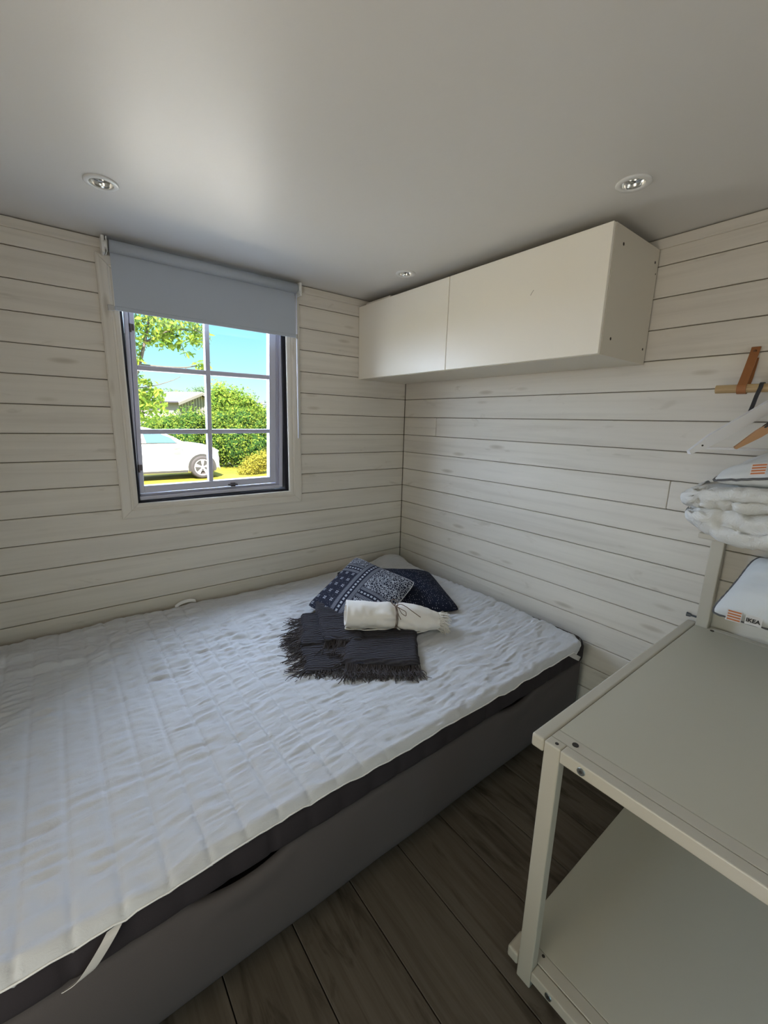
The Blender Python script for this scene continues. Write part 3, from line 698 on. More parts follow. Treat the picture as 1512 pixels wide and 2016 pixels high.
# ------------------------------------------------------------------ rolled white cloth tied with twine
M_wc = mat('white_cotton', (0.80, 0.77, 0.72), 0.9, spec=0.15)
bump(M_wc, noise(M_wc, coords(M_wc, (60, 60, 60)), 1.0, 3, .6), .25, .002)
roll = thing('rolled_blanket', (-.80, -.90, .585), 'white cotton blanket rolled up and tied with brown twine, on the dark throw', 'blanket')
ra, rb_ = np.array((-1.010, -.815, .646)), np.array((-.625, -1.035, .612)); ax = rb_-ra; Lr = np.linalg.norm(ax); ax /= Lr
sd = np.cross(ax, [0, 0, 1]); sd /= np.linalg.norm(sd); upv = np.cross(sd, ax)
def spiral(th0, turns, r0, r1, nth, nax, seed):
    tt = np.linspace(0, 1, nth); aa = np.linspace(0, 1, nax); T, A_ = np.meshgrid(tt, aa, indexing='ij')
    ang = th0+T*turns*2*PI; R = r0+(r1-r0)*T
    prof = 1.04-.20*np.exp(-((A_-.52)/.055)**2)-.06*A_-.42*np.clip((A_-.72)/.28, 0, 1)**1.5-.06*np.exp(-(A_/.08)**2)
    R = R-.005*np.clip((T-.93)/.07, 0, 1)
    R = R*prof*(1+.10*vnoise(T*9+seed, A_*3, seed))+.0040*vnoise(T*22, A_*9+T*9, seed+1)+.0022*vnoise(T*50, A_*26, seed+2)
    R = R+.0045*np.exp(-((A_-.52)/.13)**2)*np.sin(ang*7+A_*9)
    off = .004*vnoise(T*7, A_*0+seed, 2)
    P = ra+ax*(A_*Lr+off)[..., None]+sd*(np.cos(ang)*R*1.10)[..., None]+upv*(np.sin(ang)*R*.88)[..., None]
    P[..., 2] -= .018*np.clip((A_-.62)/.38, 0, 1)**1.3
    return P
P = spiral(-PI*.98, 2.35, .046, .073, 150, 90, 1); nth, nax = P.shape[:2]
o_ = npobj('rolled_cloth', P.reshape(-1, 3), gridfaces(nth, nax), M_wc, roll, smooth=True)
bm = bmesh.new(); cyl(bm, tuple(ra+ax*.02), tuple(ra+ax*Lr*.8-np.array([0, 0, .006])), .044, .032, 20); obj('inner_layers', bm, M_wc, roll, smooth=True)
sm = o_.modifiers.new('solid', 'SOLIDIFY'); sm.thickness = .005; sm.offset = 0
bm = bmesh.new()
end = P[-60::2, -1]
for q in list(end)*5:
    q = Vector(q)+Vector((rnd.uniform(-.004, .004), rnd.uniform(-.004, .004), rnd.uniform(-.004, .004))); d = Vector(ax); pts = [q]
    for j in range(5):
        d = (d+Vector((rnd.uniform(-.4, .4), rnd.uniform(-.4, .4), rnd.uniform(-.5, .15)))).normalized(); nx_ = pts[-1]+d*.012; nx_.z = max(nx_.z, .5385); pts.append(nx_)
    tube(bm, pts, [.0018]*4+[.0014, .0010], 4)
tag(obj('fringe', bm, M_wc, roll, smooth=True), kind='stuff')
M_twine = mat('brown_twine', (0.10, 0.055, 0.028), 0.6)
bm = bmesh.new()
cR = ra+ax*Lr*.52
def rp_(ang, k=1.0): R = .071*.78*k; return Vector(cR+sd*math.cos(ang)*R*1.10*1.02+upv*math.sin(ang)*R*.88*1.06)
for s in (-.003, .003):
    tube(bm, [rp_(a/24*2*PI, 1.04)+Vector(ax)*s for a in range(25)], .0017, 6)
kn = rp_(math.radians(75), 1.10); axv, sdv, upv_ = Vector(ax), Vector(sd), Vector(upv)
camside = sdv   # points towards the camera side
if camside.dot(Vector((-1, -1, 0))) < 0: camside = -camside
def bow(pts): tube(bm, smoothpath([kn+axv*a+camside*b+Vector((0, 0, c)) for a, b, c in pts], 6), .0016, 6)
bow([(0, 0, 0), (-.018, -.010, .012), (-.020, -.032, .020), (-.002, -.038, .020), (.010, -.022, .014), (.003, -.003, .004)])
bow([(0, 0, .003), (.008, .020, .004), (.018, .042, -.010), (.036, .050, -.018), (.038, .034, -.006), (.020, .024, .001), (.004, .004, .004)])
bow([(0, 0, .003), (.020, -.012, .010), (.045, .004, .006), (.070, .030, -.004), (.105, .052, -.022)])
bow([(0, 0, .003), (-.002, .020, -.002), (.002, .040, -.014), (.012, .058, -.034)])
obj('twine', bm, M_twine, roll, smooth=True)

# ------------------------------------------------------------------ shelf unit
M_sc = M_shelfmetal
sh = thing('shelf_unit', (-.57, -2.3, 0), 'cream white metal shelf unit with board tops, standing against the right wall', 'shelf')
SX0, SX1, SY1, SY0, ST = -1.115, -.018, -1.848, -2.72, .768
def rail(z1, h=.036, d=.034):
    box('side_rail', (SX0, SX1, SY1-d, SY1, z1-h, z1), M_sc, sh, bev=.006, seg=3, smooth=False)
rail(ST)
box('side_rail', (SX0+.064, SX1, SY1-.0335, SY1-.001, .012, .0455), M_sc, sh, bev=.003, seg=2)
box('rail_end', (SX0, SX0+.0635, SY1-.034, SY1, .030, .066), M_sc, sh, bev=.006, seg=3)
for yy in (SY0,):
    for z1 in (ST, .066): box('side_rail', (SX0, SX1, yy, yy+.034, z1-.036, z1), M_sc, sh, bev=.006, seg=3)
YR = SY1-.0345
for xa, xb in ((SX0+.0005, SX0+.031), (SX1-.031, SX1)):
    # end frames: two legs with a top and a bottom bar
    for z1 in (ST, .064): box('end_bar', (xa, xb, SY0+.0345+.042, YR-.042, z1-.034, z1-.001), M_sc, sh, bev=.003, seg=2)
    tall = xa > -.5
    for ya in (YR-.042, SY0+.0345):
        box('leg', (xa, xb, ya, ya+.042, 0.0, (1.128 if tall else ST-.0005)), M_sc, sh, bev=.0035, seg=2)
for z1, dz in ((ST, 0), (.066, 0)):
    box('edge_strip', (SX0+.0325, SX0+.066, SY0+.035, YR-.0005 if z1 > .5 else YR-.0005, z1-.020, z1-.0015), M_sc, sh, bev=.001)
    box('shelf_board', (SX0+.0675, SX1-.034, SY0+.035, YR-.0012 if z1 > .5 else SY1-.0005, z1-.019, z1-.0018), M_shelf, sh, bev=.001)
for (hx, hy, r, zz) in ((-1.100, -1.907, .0045, ST), (-1.0665, -1.936, .0075, ST), (-.038, -1.905, .0045, ST+.0002), (-.060, -1.942, .0065, ST), (-1.056, -1.925, .0045, .0645)):
    bm = bmesh.new(); cyl(bm, (hx, hy, zz-.004), (hx, hy, zz+.0002), r, n=16); obj('screw_hole', bm, M_hole, sh)
for z in (.7495, .047):
    bm = bmesh.new(); c0 = Vector((SX0+.0005, -1.977, z)); cyl(bm, c0, c0+Vector((-.0022, 0, 0)), .0098, .0088, 24); s_ = obj('bolt', bm, M_metal, sh)
    bm = bmesh.new(); cyl(bm, c0+Vector((-.0020, 0, 0)), c0+Vector((-.0026, 0, 0)), .0042, n=6); obj('socket', bm, M_hole, s_)
bm = bmesh.new(); cyl(bm, (-.040, -1.8475, .795), (-.040, -1.862, .795), .009, .007, 14); cyl(bm, (-.040, -1.862, .795), (-.040, -1.884, .795), .004, n=10); obj('knob', bm, mat('blue_black_knob', (.05, .06, .075), .3), sh, smooth=False)
box('top_shelf', (-.125, -.018, SY0, -1.858, 1.1285, 1.150), M_sc, sh, bev=.004, seg=2)

# ------------------------------------------------------------------ duvet and pillows
M_duv = mat('white_bedding', (0.66, 0.66, 0.64), 0.9, spec=0.15)
_d1 = noise(M_duv, coords(M_duv, (26, 26, 26)), 1.0, 5, .65, 1.4); bump(M_duv, _d1, .8, .009)
M_pil = mat('white_ticking', (0.64, 0.655, 0.65), 0.85, spec=0.15)
bump(M_pil, noise(M_pil, coords(M_pil, (9, 9, 9)), 1.0, 3, .6, .6), .5, .012)
M_pipe = mat('grey_piping', (0.10, 0.10, 0.105), 0.8)
M_lab = mat('label_white', (0.62, 0.60, 0.58), 0.7); M_or = mat('label_orange', (0.50, 0.16, 0.05), 0.7); M_txt = mat('label_print', (0.015, 0.015, 0.015), 0.7)
duv = thing('duvet', (-.2, -2.2, 1.151), 'white duvet folded double on the top shelf, under a pillow', 'duvet')
def puffy(name, b, seed, lift):
    o = soft_block(name, b[0], b[1], b[2], b[3], b[4], b[5], .055, M_duv, duv, bulge=.006, roundz=(b[5]-b[4])*.36)
    me = o.data; n = len(me.vertices); co = np.empty(n*3); me.vertices.foreach_get('co', co); co = co.reshape(-1, 3); c0 = WP[o.name]
    wx, wy, wz = co[:, 0]+c0.x, co[:, 1]+c0.y, co[:, 2]+c0.z
    a = wy*9+seed; q = wx*11+wz*13+seed
    nose = np.exp(-np.clip(b[3]-wy, 0, 9)/.07); front = np.exp(-np.clip(wx-b[0], 0, 9)/.06)
    t = (wz-b[4])/(b[5]-b[4])
    co[:, 2] += lift*nose*np.where(lift > 0, 1-t, t)+.010*vnoise(a, q, 1)+.006*vnoise(a*2.3, q*2.6, 2)
    co[:, 0] += .014*vnoise(a*1.0, q, 3)+.007*vnoise(a*2.4, q*3, 4)
    cr_ = np.abs(vnoise(a*1.6+wx*9, q*1.9, 6)); cr2 = np.abs(vnoise(a*3.1, q*2.4+a*.7, 7))
    fold = -.013*np.exp(-(cr_/.12)**2)-.007*np.exp(-(cr2/.12)**2)
    co[:, 0] -= fold*front; co[:, 2] += fold*np.where(t > .5, 1, -1)*.8
    me.vertices.foreach_set('co', co.ravel()); me.update(); return o
puffy('folded_layer', (-.338, -.045, -2.62, -1.858, 1.158, 1.278), 1, .055)
puffy('folded_layer', (-.352, -.045, -2.60, -1.840, 1.264, 1.362), 5, -.030)
def pillow(name, lab, A, B, Cc, D, th, labpos, seed):
    t = thing(name, tuple((np.array(A)+np.array(Cc))/2), lab, 'pillow')
    V_, F, rim, UV, nn = cushion(A, B, Cc, D, th, pinch=.03, wrk=.010, seed=seed, belly=.45, n=44)
    npobj('cover', V_, F, M_pil, t, smooth=True)
    bm = bmesh.new(); rp = [Vector(p)+Vector((rnd.uniform(-.0015, .0015), 0, rnd.uniform(-.0015, .0015))) for p in rim]; tube(bm, rp+[rp[0]], .0042, 6); obj('piping', bm, M_pipe, t, smooth=True)
    return t, V_, nn
# upper pillow: A front left, B front right, C back right, D back left
pu, VU, nu_ = pillow('pillow', 'white pillow with grey piping lying on top of the folded duvet', (-.315, -1.905, 1.362), (-.315, -2.50, 1.455), (-.035, -2.50, 1.44), (-.035, -1.93, 1.405), .15, None, 2)
plw, VL, nl_ = pillow('pillow', 'white pillow with grey piping leaning on the wall below the duvet, on the lower shelf', (-.190, -1.945, .880), (-.205, -2.52, .895), (-.030, -2.54, 1.09), (-.030, -2.012, 1.085), .20, None, 5)
def label(parent, o, ey, en, sc_=1.0):
    """sewn-in tag: orange stripes and print; o = centre left bottom, ey along, en up"""
    o, ey, en = Vector(o), Vector(ey).normalized(), Vector(en).normalized(); nrm = en.cross(ey).normalized()
    if nrm.x > 0: nrm = -nrm
    def quad(a0, a1, b0, b1, lift):
        bm = bmesh.new(); vs = [bm.verts.new(o+ey*a*sc_+en*b*sc_+nrm*l) for l in (lift-.0012, lift) for a, b in ((a0, b0), (a1, b0), (a1, b1), (a0, b1))]
        bm.faces.new(vs[:4][::-1]); bm.faces.new(vs[4:])
        for i in range(4): bm.faces.new((vs[i], vs[(i+1) % 4], vs[4+(i+1) % 4], vs[4+i]))
        return bm
    lb = obj('label', quad(0, .036, 0, .034, .001), M_lab, parent)
    for k in range(4): obj('stripe', quad(.003, .034, .003+k*.0080, .0075+k*.0080, .0018), M_or, lb)
    lb2 = obj('label', quad(.044, .082, .004, .032, .001), M_lab, parent)
    cu = bpy.data.curves.new('print', 'FONT'); cu.body = 'IKEA'; cu.size = .0155*sc_; cu.extrude = .0002; cu.offset = .0006
    tmp = bpy.data.objects.new('tmp', cu); C.objects.link(tmp); bpy.context.view_layer.update()
    me = bpy.data.meshes.new_from_object(tmp.evaluated_get(bpy.context.evaluated_depsgraph_get())); bpy.data.objects.remove(tmp)
    R = Matrix((ey, en, nrm)).transposed().to_4x4(); me.transform(Matrix.Translation(o+ey*.046*sc_+en*.012*sc_+nrm*.0022) @ R)
    put('print', me, M_txt, lb2)
label(plw, (-.214, -2.002, .884), (.02, -1, .015), (.12, 0, 1), 1.15)
label(pu, (-.338, -2.010, 1.392), (0, -1, .17), (.25, 0, 1), 1.05)

# ------------------------------------------------------------------ clothes rail, straps, hook, hangers
M_rod = mat('varnished_pine', (0.42, 0.29, 0.14), 0.4)
_rg = noise(M_rod, coords(M_rod, (60, 3, 60)), 1.0, 4); base(M_rod, ramp(M_rod, _rg, [(.3, (.34, .22, .10)), (.6, (.50, .36, .19)), (.8, (.58, .44, .25))]))
M_leather = mat('tan_leather', (0.30, 0.115, 0.035), 0.5)
RX, RZ = -.078, 1.667
rail_t = bmesh.new(); cyl(rail_t, (RX, -1.818, RZ), (RX, -2.95, RZ), .0145, n=20)
tag(obj('clothes_rail', rail_t, M_rod), 'round pine clothes rail held on the right wall by leather straps', 'rail')
for y, lab in ((-1.893, 'tan leather strap looped round the left end of the pine rail'), (-2.80, 'tan leather strap holding the far end of the pine rail')):
    t = thing('leather_strap', (-.01, y, 1.80), lab, 'strap')
    pts = [(-.006, y, 1.812), (-.012, y, 1.80)]
    a0 = math.atan2(.06, -.02)
    pts += [(-.045, y, 1.745), (-.078, y, 1.695)]
    pts += [(RX+math.cos(a)*.0172, y, RZ+math.sin(a)*.0172) for a in [PI*.82+PI*1.10*k/10 for k in range(11)]]
    pts += [(-.030, y, 1.705), (-.006, y, 1.775)]
    bm = bmesh.new(); ribbon(bm, pts, (0, 1, 0), .026, .0028); obj('band', bm, M_leather, t, smooth=False)
    bm = bmesh.new(); cyl(bm, (-.0125, y, 1.797), (-.0175, y, 1.795), .006, .005, 14); obj('screw', bm, mat('bronze_screw', (.16, .07, .03), .4, .6), t)
# black hook hanging on the rail
bm = bmesh.new(); yh = -1.945
arc = [(RX+math.cos(a)*.0175, yh, RZ+math.sin(a)*.0175) for a in [PI*-.05+PI*1.02*k/8 for k in range(9)]]
tail = [(RX-.019, yh+.006, 1.640), (RX-.012, yh+.012, 1.61), (RX-.003, yh+.018, 1.588), (RX-.004, yh+.018, 1.572), (RX-.012, yh+.012, 1.566), (RX-.020, yh+.004, 1.572), (RX-.022, yh-.003, 1.588)]
ribbon(bm, arc+smoothpath(tail, 3), (.2, 1, 0), .012, .003)
tube(bm, smoothpath([(RX-.006, yh+.014, 1.570), (RX-.016, yh+.001, 1.566), (RX-.020, yh-.008, 1.584)], 4), .0028, 6)
tag(obj('hook', bm, M_dark), 'black metal hook hanging from the pine rail beside the leather strap', 'hook')
def hanger(lab, neck, tip, m, bar=True, thick=.012, wid=.022, bow=.0, clip=None, dots=False):
    nk, tp = Vector(neck), Vector(tip); t = thing('clothes_hanger', tuple(nk), lab, 'hanger')
    other = Vector((2*nk.x-tp.x, 2*nk.y-tp.y, tp.z)); pd = (other-tp); pd.z = 0; pd.normalize(); nrm = Vector((0, 0, 1)).cross(pd)
    def arm(a, b):
        mid = a.lerp(b, .5)+Vector((0, 0, bow)); path = smoothpath([a, mid, b], 8); bm = bmesh.new(); R = []
        for i, p in enumerate(path):
            s = i/(len(path)-1); tt = (path[min(i+1, len(path)-1)]-path[max(i-1, 0)]).normalized(); n2 = nrm.cross(tt).normalized()
            wv = wid*(.35+.65*min(1, s*4)); R.append([bm.verts.new(p+n2*q*wv/2+nrm*k*thick/2) for q, k in ((-1, -.8), (-1, .8), (1, 1), (1, -1))])
        for x, y in zip(R, R[1:]):
            for k in range(4): bm.faces.new((x[k], x[(k+1) % 4], y[(k+1) % 4], y[k]))
        bm.faces.new(R[0][::-1]); bm.faces.new(R[-1]); bmesh.ops.recalc_face_normals(bm, faces=bm.faces); return bm
    obj('arm', arm(tp, nk), m, t); obj('arm', arm(other, nk), m, t)
    bm = bmesh.new(); top = Vector((RX, nk.y, RZ+.017))
    hk = [nk+Vector((0, 0, -.005)), nk+Vector((0, 0, .018))]+[Vector((RX+math.cos(a)*.018, nk.y, RZ+math.sin(a)*.018)) for a in [PI*1.15-PI*1.2*k/10 for k in range(11)]]
    tube(bm, hk, .0018, 8); obj('hook_wire', bm, M_metal, t, smooth=True)
    if bar:
        z = tp.z+.012; bm = bmesh.new(); cyl(bm, tp+pd*.035+Vector((0, 0, .016)), other-pd*.035+Vector((0, 0, .016)), .0045, n=10); obj('trouser_bar', bm, m, t, smooth=True)
    if dots:
        q = tp.lerp(nk, .14); bm = bmesh.new(); cyl(bm, q-nrm*(thick*.55), q+nrm*(thick*.55), .003, n=10); obj('notch_pin', bm, M_hole, t)
    if clip:
        a, b = tp.lerp(nk, clip[0]), tp.lerp(nk, clip[1]); bm = bmesh.new(); up_ = Vector((0, 0, wid*.5+bow*.8))
        tube(bm, smoothpath([a+up_-Vector((0, 0, .004)), a.lerp(b, .5)+up_+Vector((0, 0, .004)), b+up_+Vector((0, 0, .002))], 5), [.004]+[.0065]*9+[.005], 8); obj('rubber_grip', bm, M_dark, t, smooth=True)
M_hw = mat('white_hanger', (0.74, 0.74, 0.76), 0.35)
hanger('white wooden hanger with a trouser bar, foremost on the pine rail', (-.092, -1.995, 1.622), (-.300, -1.834, 1.448), M_hw, dots=True, wid=.036, thick=.016)
M_hb = mat('beech_hanger', (0.47, 0.25, 0.115), 0.45)
hanger('brown wooden hanger with a black grip, behind the white hanger', (-.088, -2.115, 1.622), (-.225, -1.938, 1.468), M_hb, bar=False, bow=.014, clip=(.28, .62), wid=.026)

# ------------------------------------------------------------------ garden outside
GZ = -0.32
M_grass = mat('sunny_grass', (0.42, 0.42, 0.06), 0.9, spec=0.1)
_a = noise(M_grass, coords(M_grass), .55, 4); _b = noise(M_grass, coords(M_grass), 14, 3)
_c = mix(M_grass, ramp(M_grass, _a, [(.35, (.10, .11, .016)), (.55, (0.187, 0.163, 0.024)), (.75, (0.207, 0.177, 0.034))]), ramp(M_grass, _b, [(.3, (.75, .75, .7)), (.7, (1.0, 1.0, 1.0))]), 1.0, 'MULTIPLY')
base(M_grass, _c)
gnd = box('ground', (-30, 40, .16, 70, GZ-.2, GZ), M_grass, kind='structure')
M_bounce = mat('bounce_gravel', (0.62, 0.60, 0.56), 0.9)
base(M_bounce, ramp(M_bounce, noise(M_bounce, coords(M_bounce), 30, 4), [(.3, (.66, .62, .55)), (.7, (.80, .76, .68))]))
box('bounce_ground', (-6, 5, .17, 7.2, GZ-.02, GZ+.012), M_bounce, gnd)  # unseen bright patch added to bounce sunlight up to the ceiling
M_dirt = mat('dry_soil', (0.20, 0.18, 0.15), 0.95)
def leafmat(name, c0, c1, trans=.35):
    m = bpy.data.materials.new(name); m.use_nodes = True; n = m.node_tree; n.nodes.clear()
    ge = n.nodes.new('ShaderNodeNewGeometry'); cr = n.nodes.new('ShaderNodeValToRGB'); o = n.nodes.new('ShaderNodeOutputMaterial')
    cr.color_ramp.elements[0].color = (*c0, 1); cr.color_ramp.elements[1].color = (*c1, 1)
    oi = n.nodes.new('ShaderNodeObjectInfo'); ad = n.nodes.new('ShaderNodeMath'); ad.operation = 'ADD'; fr = n.nodes.new('ShaderNodeMath'); fr.operation = 'FRACT'
    n.links.new(ge.outputs['Random Per Island'], ad.inputs[0]); n.links.new(oi.outputs['Random'], ad.inputs[1]); n.links.new(ad.outputs[0], fr.inputs[0]); n.links.new(fr.outputs[0], cr.inputs[0])
    d = n.nodes.new('ShaderNodeBsdfDiffuse'); t = n.nodes.new('ShaderNodeBsdfTranslucent'); x = n.nodes.new('ShaderNodeMixShader'); x.inputs[0].default_value = trans
    n.links.new(cr.outputs[0], d.inputs[0]); n.links.new(cr.outputs[0], t.inputs[0]); n.links.new(d.outputs[0], x.inputs[1]); n.links.new(t.outputs[0], x.inputs[2]); n.links.new(x.outputs[0], o.inputs[0]); return m
M_l1 = leafmat('leaf_fresh', (0.054, 0.126, 0.019), (0.215, 0.279, 0.045), .45)
M_l2 = leafmat('leaf_hedge', (0.026, 0.076, 0.016), (0.153, 0.198, 0.031))
M_l3 = leafmat('leaf_yellow', (0.161, 0.153, 0.022), (0.270, 0.243, 0.045))
M_l4 = leafmat('leaf_far', (0.064, 0.116, 0.064), (0.153, 0.215, 0.109))
M_bark = mat('grey_bark', (0.075, 0.067, 0.058), 0.9)
bump(M_bark, noise(M_bark, coords(M_bark), 30, 4), .6, .02)
nr = np.random.RandomState(11)
def leaves(name, parent, m, blobs, count, size, flat=.7, kind='stuff'):
    """blobs: (centre, radii); leaves sit near the skin of the blobs"""
    vol = np.array([b[1][0]*b[1][2] for b in blobs]); cnt = np.maximum(1, (count*vol/vol.sum()).astype(int)); Vs = []
    for (c, r_), k in zip(blobs, cnt):
        d = nr.normal(size=(k, 3)); d /= np.linalg.norm(d, axis=1)[:, None]; rr = nr.uniform(.55, 1.0, (k, 1))**.5
        p = np.array(c)+d*rr*np.array(r_)*(1+.16*nr.normal(size=(k, 1)))
        n_ = d+nr.normal(size=(k, 3))*.7; n_ /= np.linalg.norm(n_, axis=1)[:, None]
        a = np.cross(n_, nr.normal(size=(k, 3))); a /= np.linalg.norm(a, axis=1)[:, None]; b = np.cross(n_, a)
        s = size*nr.uniform(.6, 1.3, (k, 1)); Vs.append(np.stack([p-a*s, p-b*s*.45+n_*s*.12, p+a*s, p+b*s*.45+n_*s*.12], 1).reshape(-1, 3))
    V = np.concatenate(Vs); V[:, 2] = np.maximum(V[:, 2], GZ+.01); F = np.arange(len(V)).reshape(-1, 4)
    return npobj(name, V, F, m, parent, kind=kind)
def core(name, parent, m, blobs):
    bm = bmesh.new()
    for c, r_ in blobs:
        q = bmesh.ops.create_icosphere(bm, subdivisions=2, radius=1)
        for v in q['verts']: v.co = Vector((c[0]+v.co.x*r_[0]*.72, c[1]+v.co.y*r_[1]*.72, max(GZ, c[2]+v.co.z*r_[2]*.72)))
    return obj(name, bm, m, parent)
M_core = mat('inner_shade_leaves', (0.015, 0.04, 0.01), .95, spec=.05)  # solid dark blobs; the shade inside the foliage is put into their colour
# hedge: tall clipped shrubs to the right and behind the car
hb = []
for i in range(13):
    t = i/12; x = 7.6-t*6.9; y = 12.3+t*2.9+.25*math.sin(i*1.7); h = 2.05-.20*math.sin(i*2.3)-.35*t
    hb.append(((x, y, GZ+h*.42), (.85, .8, h*.56)))
    hb.append(((x+.3, y+.2, GZ+h*.86+.1*math.sin(i*3.1)), (.62, .6, h*.30)))
he = thing('hedge', (4.0, 13.5, GZ), 'dense sunlit green hedge standing beyond the white car', 'hedge')
leaves('foliage', he, M_l2, hb, 46000, .052); core('branches', he, M_core, hb)
bb = [((4.15, 15.6, 1.70), (.85, .8, .95)), ((3.60, 15.8, 1.95), (.50, .6, .85)), ((4.9, 15.6, 1.25), (.7, .7, .9))]
bu = thing('bush', (3.9, 15.0, GZ), 'light green rounded bush rising above the hedge', 'bush')
leaves('foliage', bu, M_l1, bb, 14000, .06); core('branches', bu, M_core, bb)
yb = [((3.30, 11.55, GZ+.30), (.42, .3, .34)), ((3.02, 11.5, GZ+.15), (.35, .3, .2)), ((3.62, 11.6, GZ+.42), (.30, .3, .36))]
yt = thing('bush', (3.3, 11.5, GZ), 'low yellow shrub on the grass in front of the hedge', 'bush')
leaves('foliage', yt, M_l3, yb, 3200, .035)
rb2 = [((5.0, 11.3, GZ+.75), (.55, .5, .85)), ((5.7, 11.2, GZ+.9), (.6, .5, 1.0)), ((4.6, 11.6, GZ+.35), (.4, .4, .45))]
rt_ = thing('bush', (5.2, 11.3, GZ), 'green shrub at the right edge of the window view, in front of the hedge', 'bush')
leaves('foliage', rt_, M_l2, rb2, 9000, .05); core('branches', rt_, M_core, rb2)
# far trees behind the hedge
for (x, y, z, r_, s_, lab) in ((6.2, 36, 2.6, 1.5, 5000, 'hazy green tree left of the far white gable'), (9.6, 40, 3.1, 1.7, 6000, 'hazy green tree behind the far white gable'), (16.5, 38, 2.2, 1.8, 4000, 'hazy green tree right of the light green bush')):
    t = thing('tree', (x, y, GZ), lab, 'tree'); b_ = [((x, y, z), (r_, 1.0, r_*.62)), ((x-.7*r_, y, z-.4), (r_*.7, 1, r_*.5)), ((x+.7*r_, y, z-.5), (r_*.7, 1, r_*.5))]
    leaves('foliage', t, M_l4, b_, s_, .11); bm = bmesh.new(); tube(bm, [(x, y, GZ), (x+.1, y, z*.5), (x, y, z)], [.16, .12, .05], 8); obj('trunk', bm, M_bark, t, smooth=True)
# walnut tree close to the window on the left
wt = thing('tree', (-1.9, 6.3, GZ), 'leafy tree with long drooping leaves on the left, its branches reaching across the window', 'tree')
bm = bmesh.new()
def limb(p, r0, r1, n=10): 
    q = smoothpath(p, 5); k = len(q); tube(bm, q, [r0+(r1-r0)*i/(k-1) for i in range(k)], n)
limb([(-1.95, 6.4, GZ), (-1.8, 6.4, .9), (-1.45, 6.3, 1.9), (-1.1, 6.2, 2.5)], .15, .09)
limb([(-1.1, 6.2, 2.5), (-.9, 6.1, 3.1), (-.5, 6.0, 3.7)], .08, .05); obj('trunk', bm, M_bark, wt, smooth=True)
tips = []
for pts, r0 in (([(-.86, 6.0, 2.02), (-.72, 6.0, 2.35), (-.60, 6.0, 2.75), (-.50, 6.0, 3.15)], .040), ([(-1.3, 6.2, 2.2), (-.9, 6.05, 2.33), (-.35, 5.95, 2.335), (-.02, 5.95, 2.36), (.22, 5.95, 2.42)], .022),
                ([(-.02, 5.95, 2.35), (.10, 5.95, 2.29), (.22, 5.95, 2.27)], .008), ([(-.62, 6.0, 2.7), (-.2, 6, 2.95), (.2, 6, 3.0), (.36, 6, 2.95)], .018), ([(-.2, 6, 2.93), (-.05, 6, 2.75), (.0, 6, 2.55)], .009),
                ([(-1.2, 6.2, 1.9), (-.6, 6, 2.0), (-.25, 6, 2.12), (-.1, 6, 2.20)], .010), ([(-1.3, 6.3, 2.1), (-.95, 6.1, 1.8), (-.7, 6.0, 1.55)], .03), ([(-.55, 6, 3.0), (-.3, 5.8, 3.2), (.1, 5.8, 3.3)], .02)):
    bm = bmesh.new(); limb(pts, r0, r0*.35, 7); obj('branch', bm, M_bark, wt, smooth=True)
tree_blobs = [((-.80, 6.0, 3.10), (.34, .4, .28)), ((-.40, 6.0, 3.05), (.34, .4, .26)), ((0.0, 6.0, 3.02), (.34, .4, .22)), ((.24, 6.0, 2.92), (.18, .3, .20)), ((-.85, 6.1, 2.72), (.28, .4, .25)), ((-.42, 6.1, 2.76), (.22, .3, .14)),
              ((-.88, 6.1, 2.35), (.22, .4, .22)), ((-.75, 6.1, 1.98), (.26, .4, .22)), ((-.85, 6.1, 1.72), (.32, .4, .26)), ((-.60, 6.2, 1.62), (.30, .4, .26)), ((-.50, 6.2, 1.88), (.18, .3, .14)), ((-1.4, 6.4, 2.6), (.6, .7, 1.0)), ((-.4, 6.4, 3.7), (1.0, .8, .5)),
              ((-.15, 6.0, 2.74), (.16, .2, .12))]
leaves('foliage', wt, M_l1, tree_blobs, 6200, .050)
# single long leaves that can be told apart
lv = bmesh.new(); K = 7
ring = [(0, 0, 0)]+[(t, math.sin(PI*t)**.8*.18, -.10*t*t) for t in [k/K for k in range(1, K)]]+[(1, 0, -.12)]+[(t, -math.sin(PI*t)**.8*.18, -.10*t*t) for t in [k/K for k in range(K-1, 0, -1)]]
lv.faces.new([lv.verts.new(p) for p in ring]); leaf_me = bpy.data.meshes.new('leaf'); lv.to_mesh(leaf_me); lv.free(); leaf_me.materials.append(M_l1)
def leaf(p, d, s):
    o = bpy.data.objects.new('leaf', leaf_me); C.objects.link(o); o.parent = wt; o.location = Vector(p)-WP[wt.name]
    q = Vector(d).to_track_quat('X', 'Z'); o.rotation_euler = (q @ Euler((rnd.uniform(-.7, .7), 0, 0)).to_quaternion()).to_euler(); o.scale = (s, s, s)
clusters = [(.23, 5.93, 2.46), (.30, 5.93, 2.44), (.16, 5.93, 2.44), (.27, 5.93, 2.36), (-.72, 5.8, 3.02), (-.55, 5.8, 3.14), (-.35, 5.8, 3.05), (-.15, 5.8, 3.12), (.05, 5.8, 3.02), (.2, 5.8, 3.05), (.32, 5.8, 2.9), (.02, 5.9, 2.62), (-.12, 5.9, 2.76),
            (-.80, 5.8, 2.70), (-.78, 5.8, 2.40), (-.62, 5.8, 2.80), (-.3, 5.8, 2.86), (-.7, 5.8, 2.10), (-.55, 5.8, 1.95), (-.78, 5.8, 1.85), (-.62, 5.8, 1.70), (-.45, 5.8, 1.72), (.12, 5.8, 2.88), (-.42, 5.8, 2.78)]
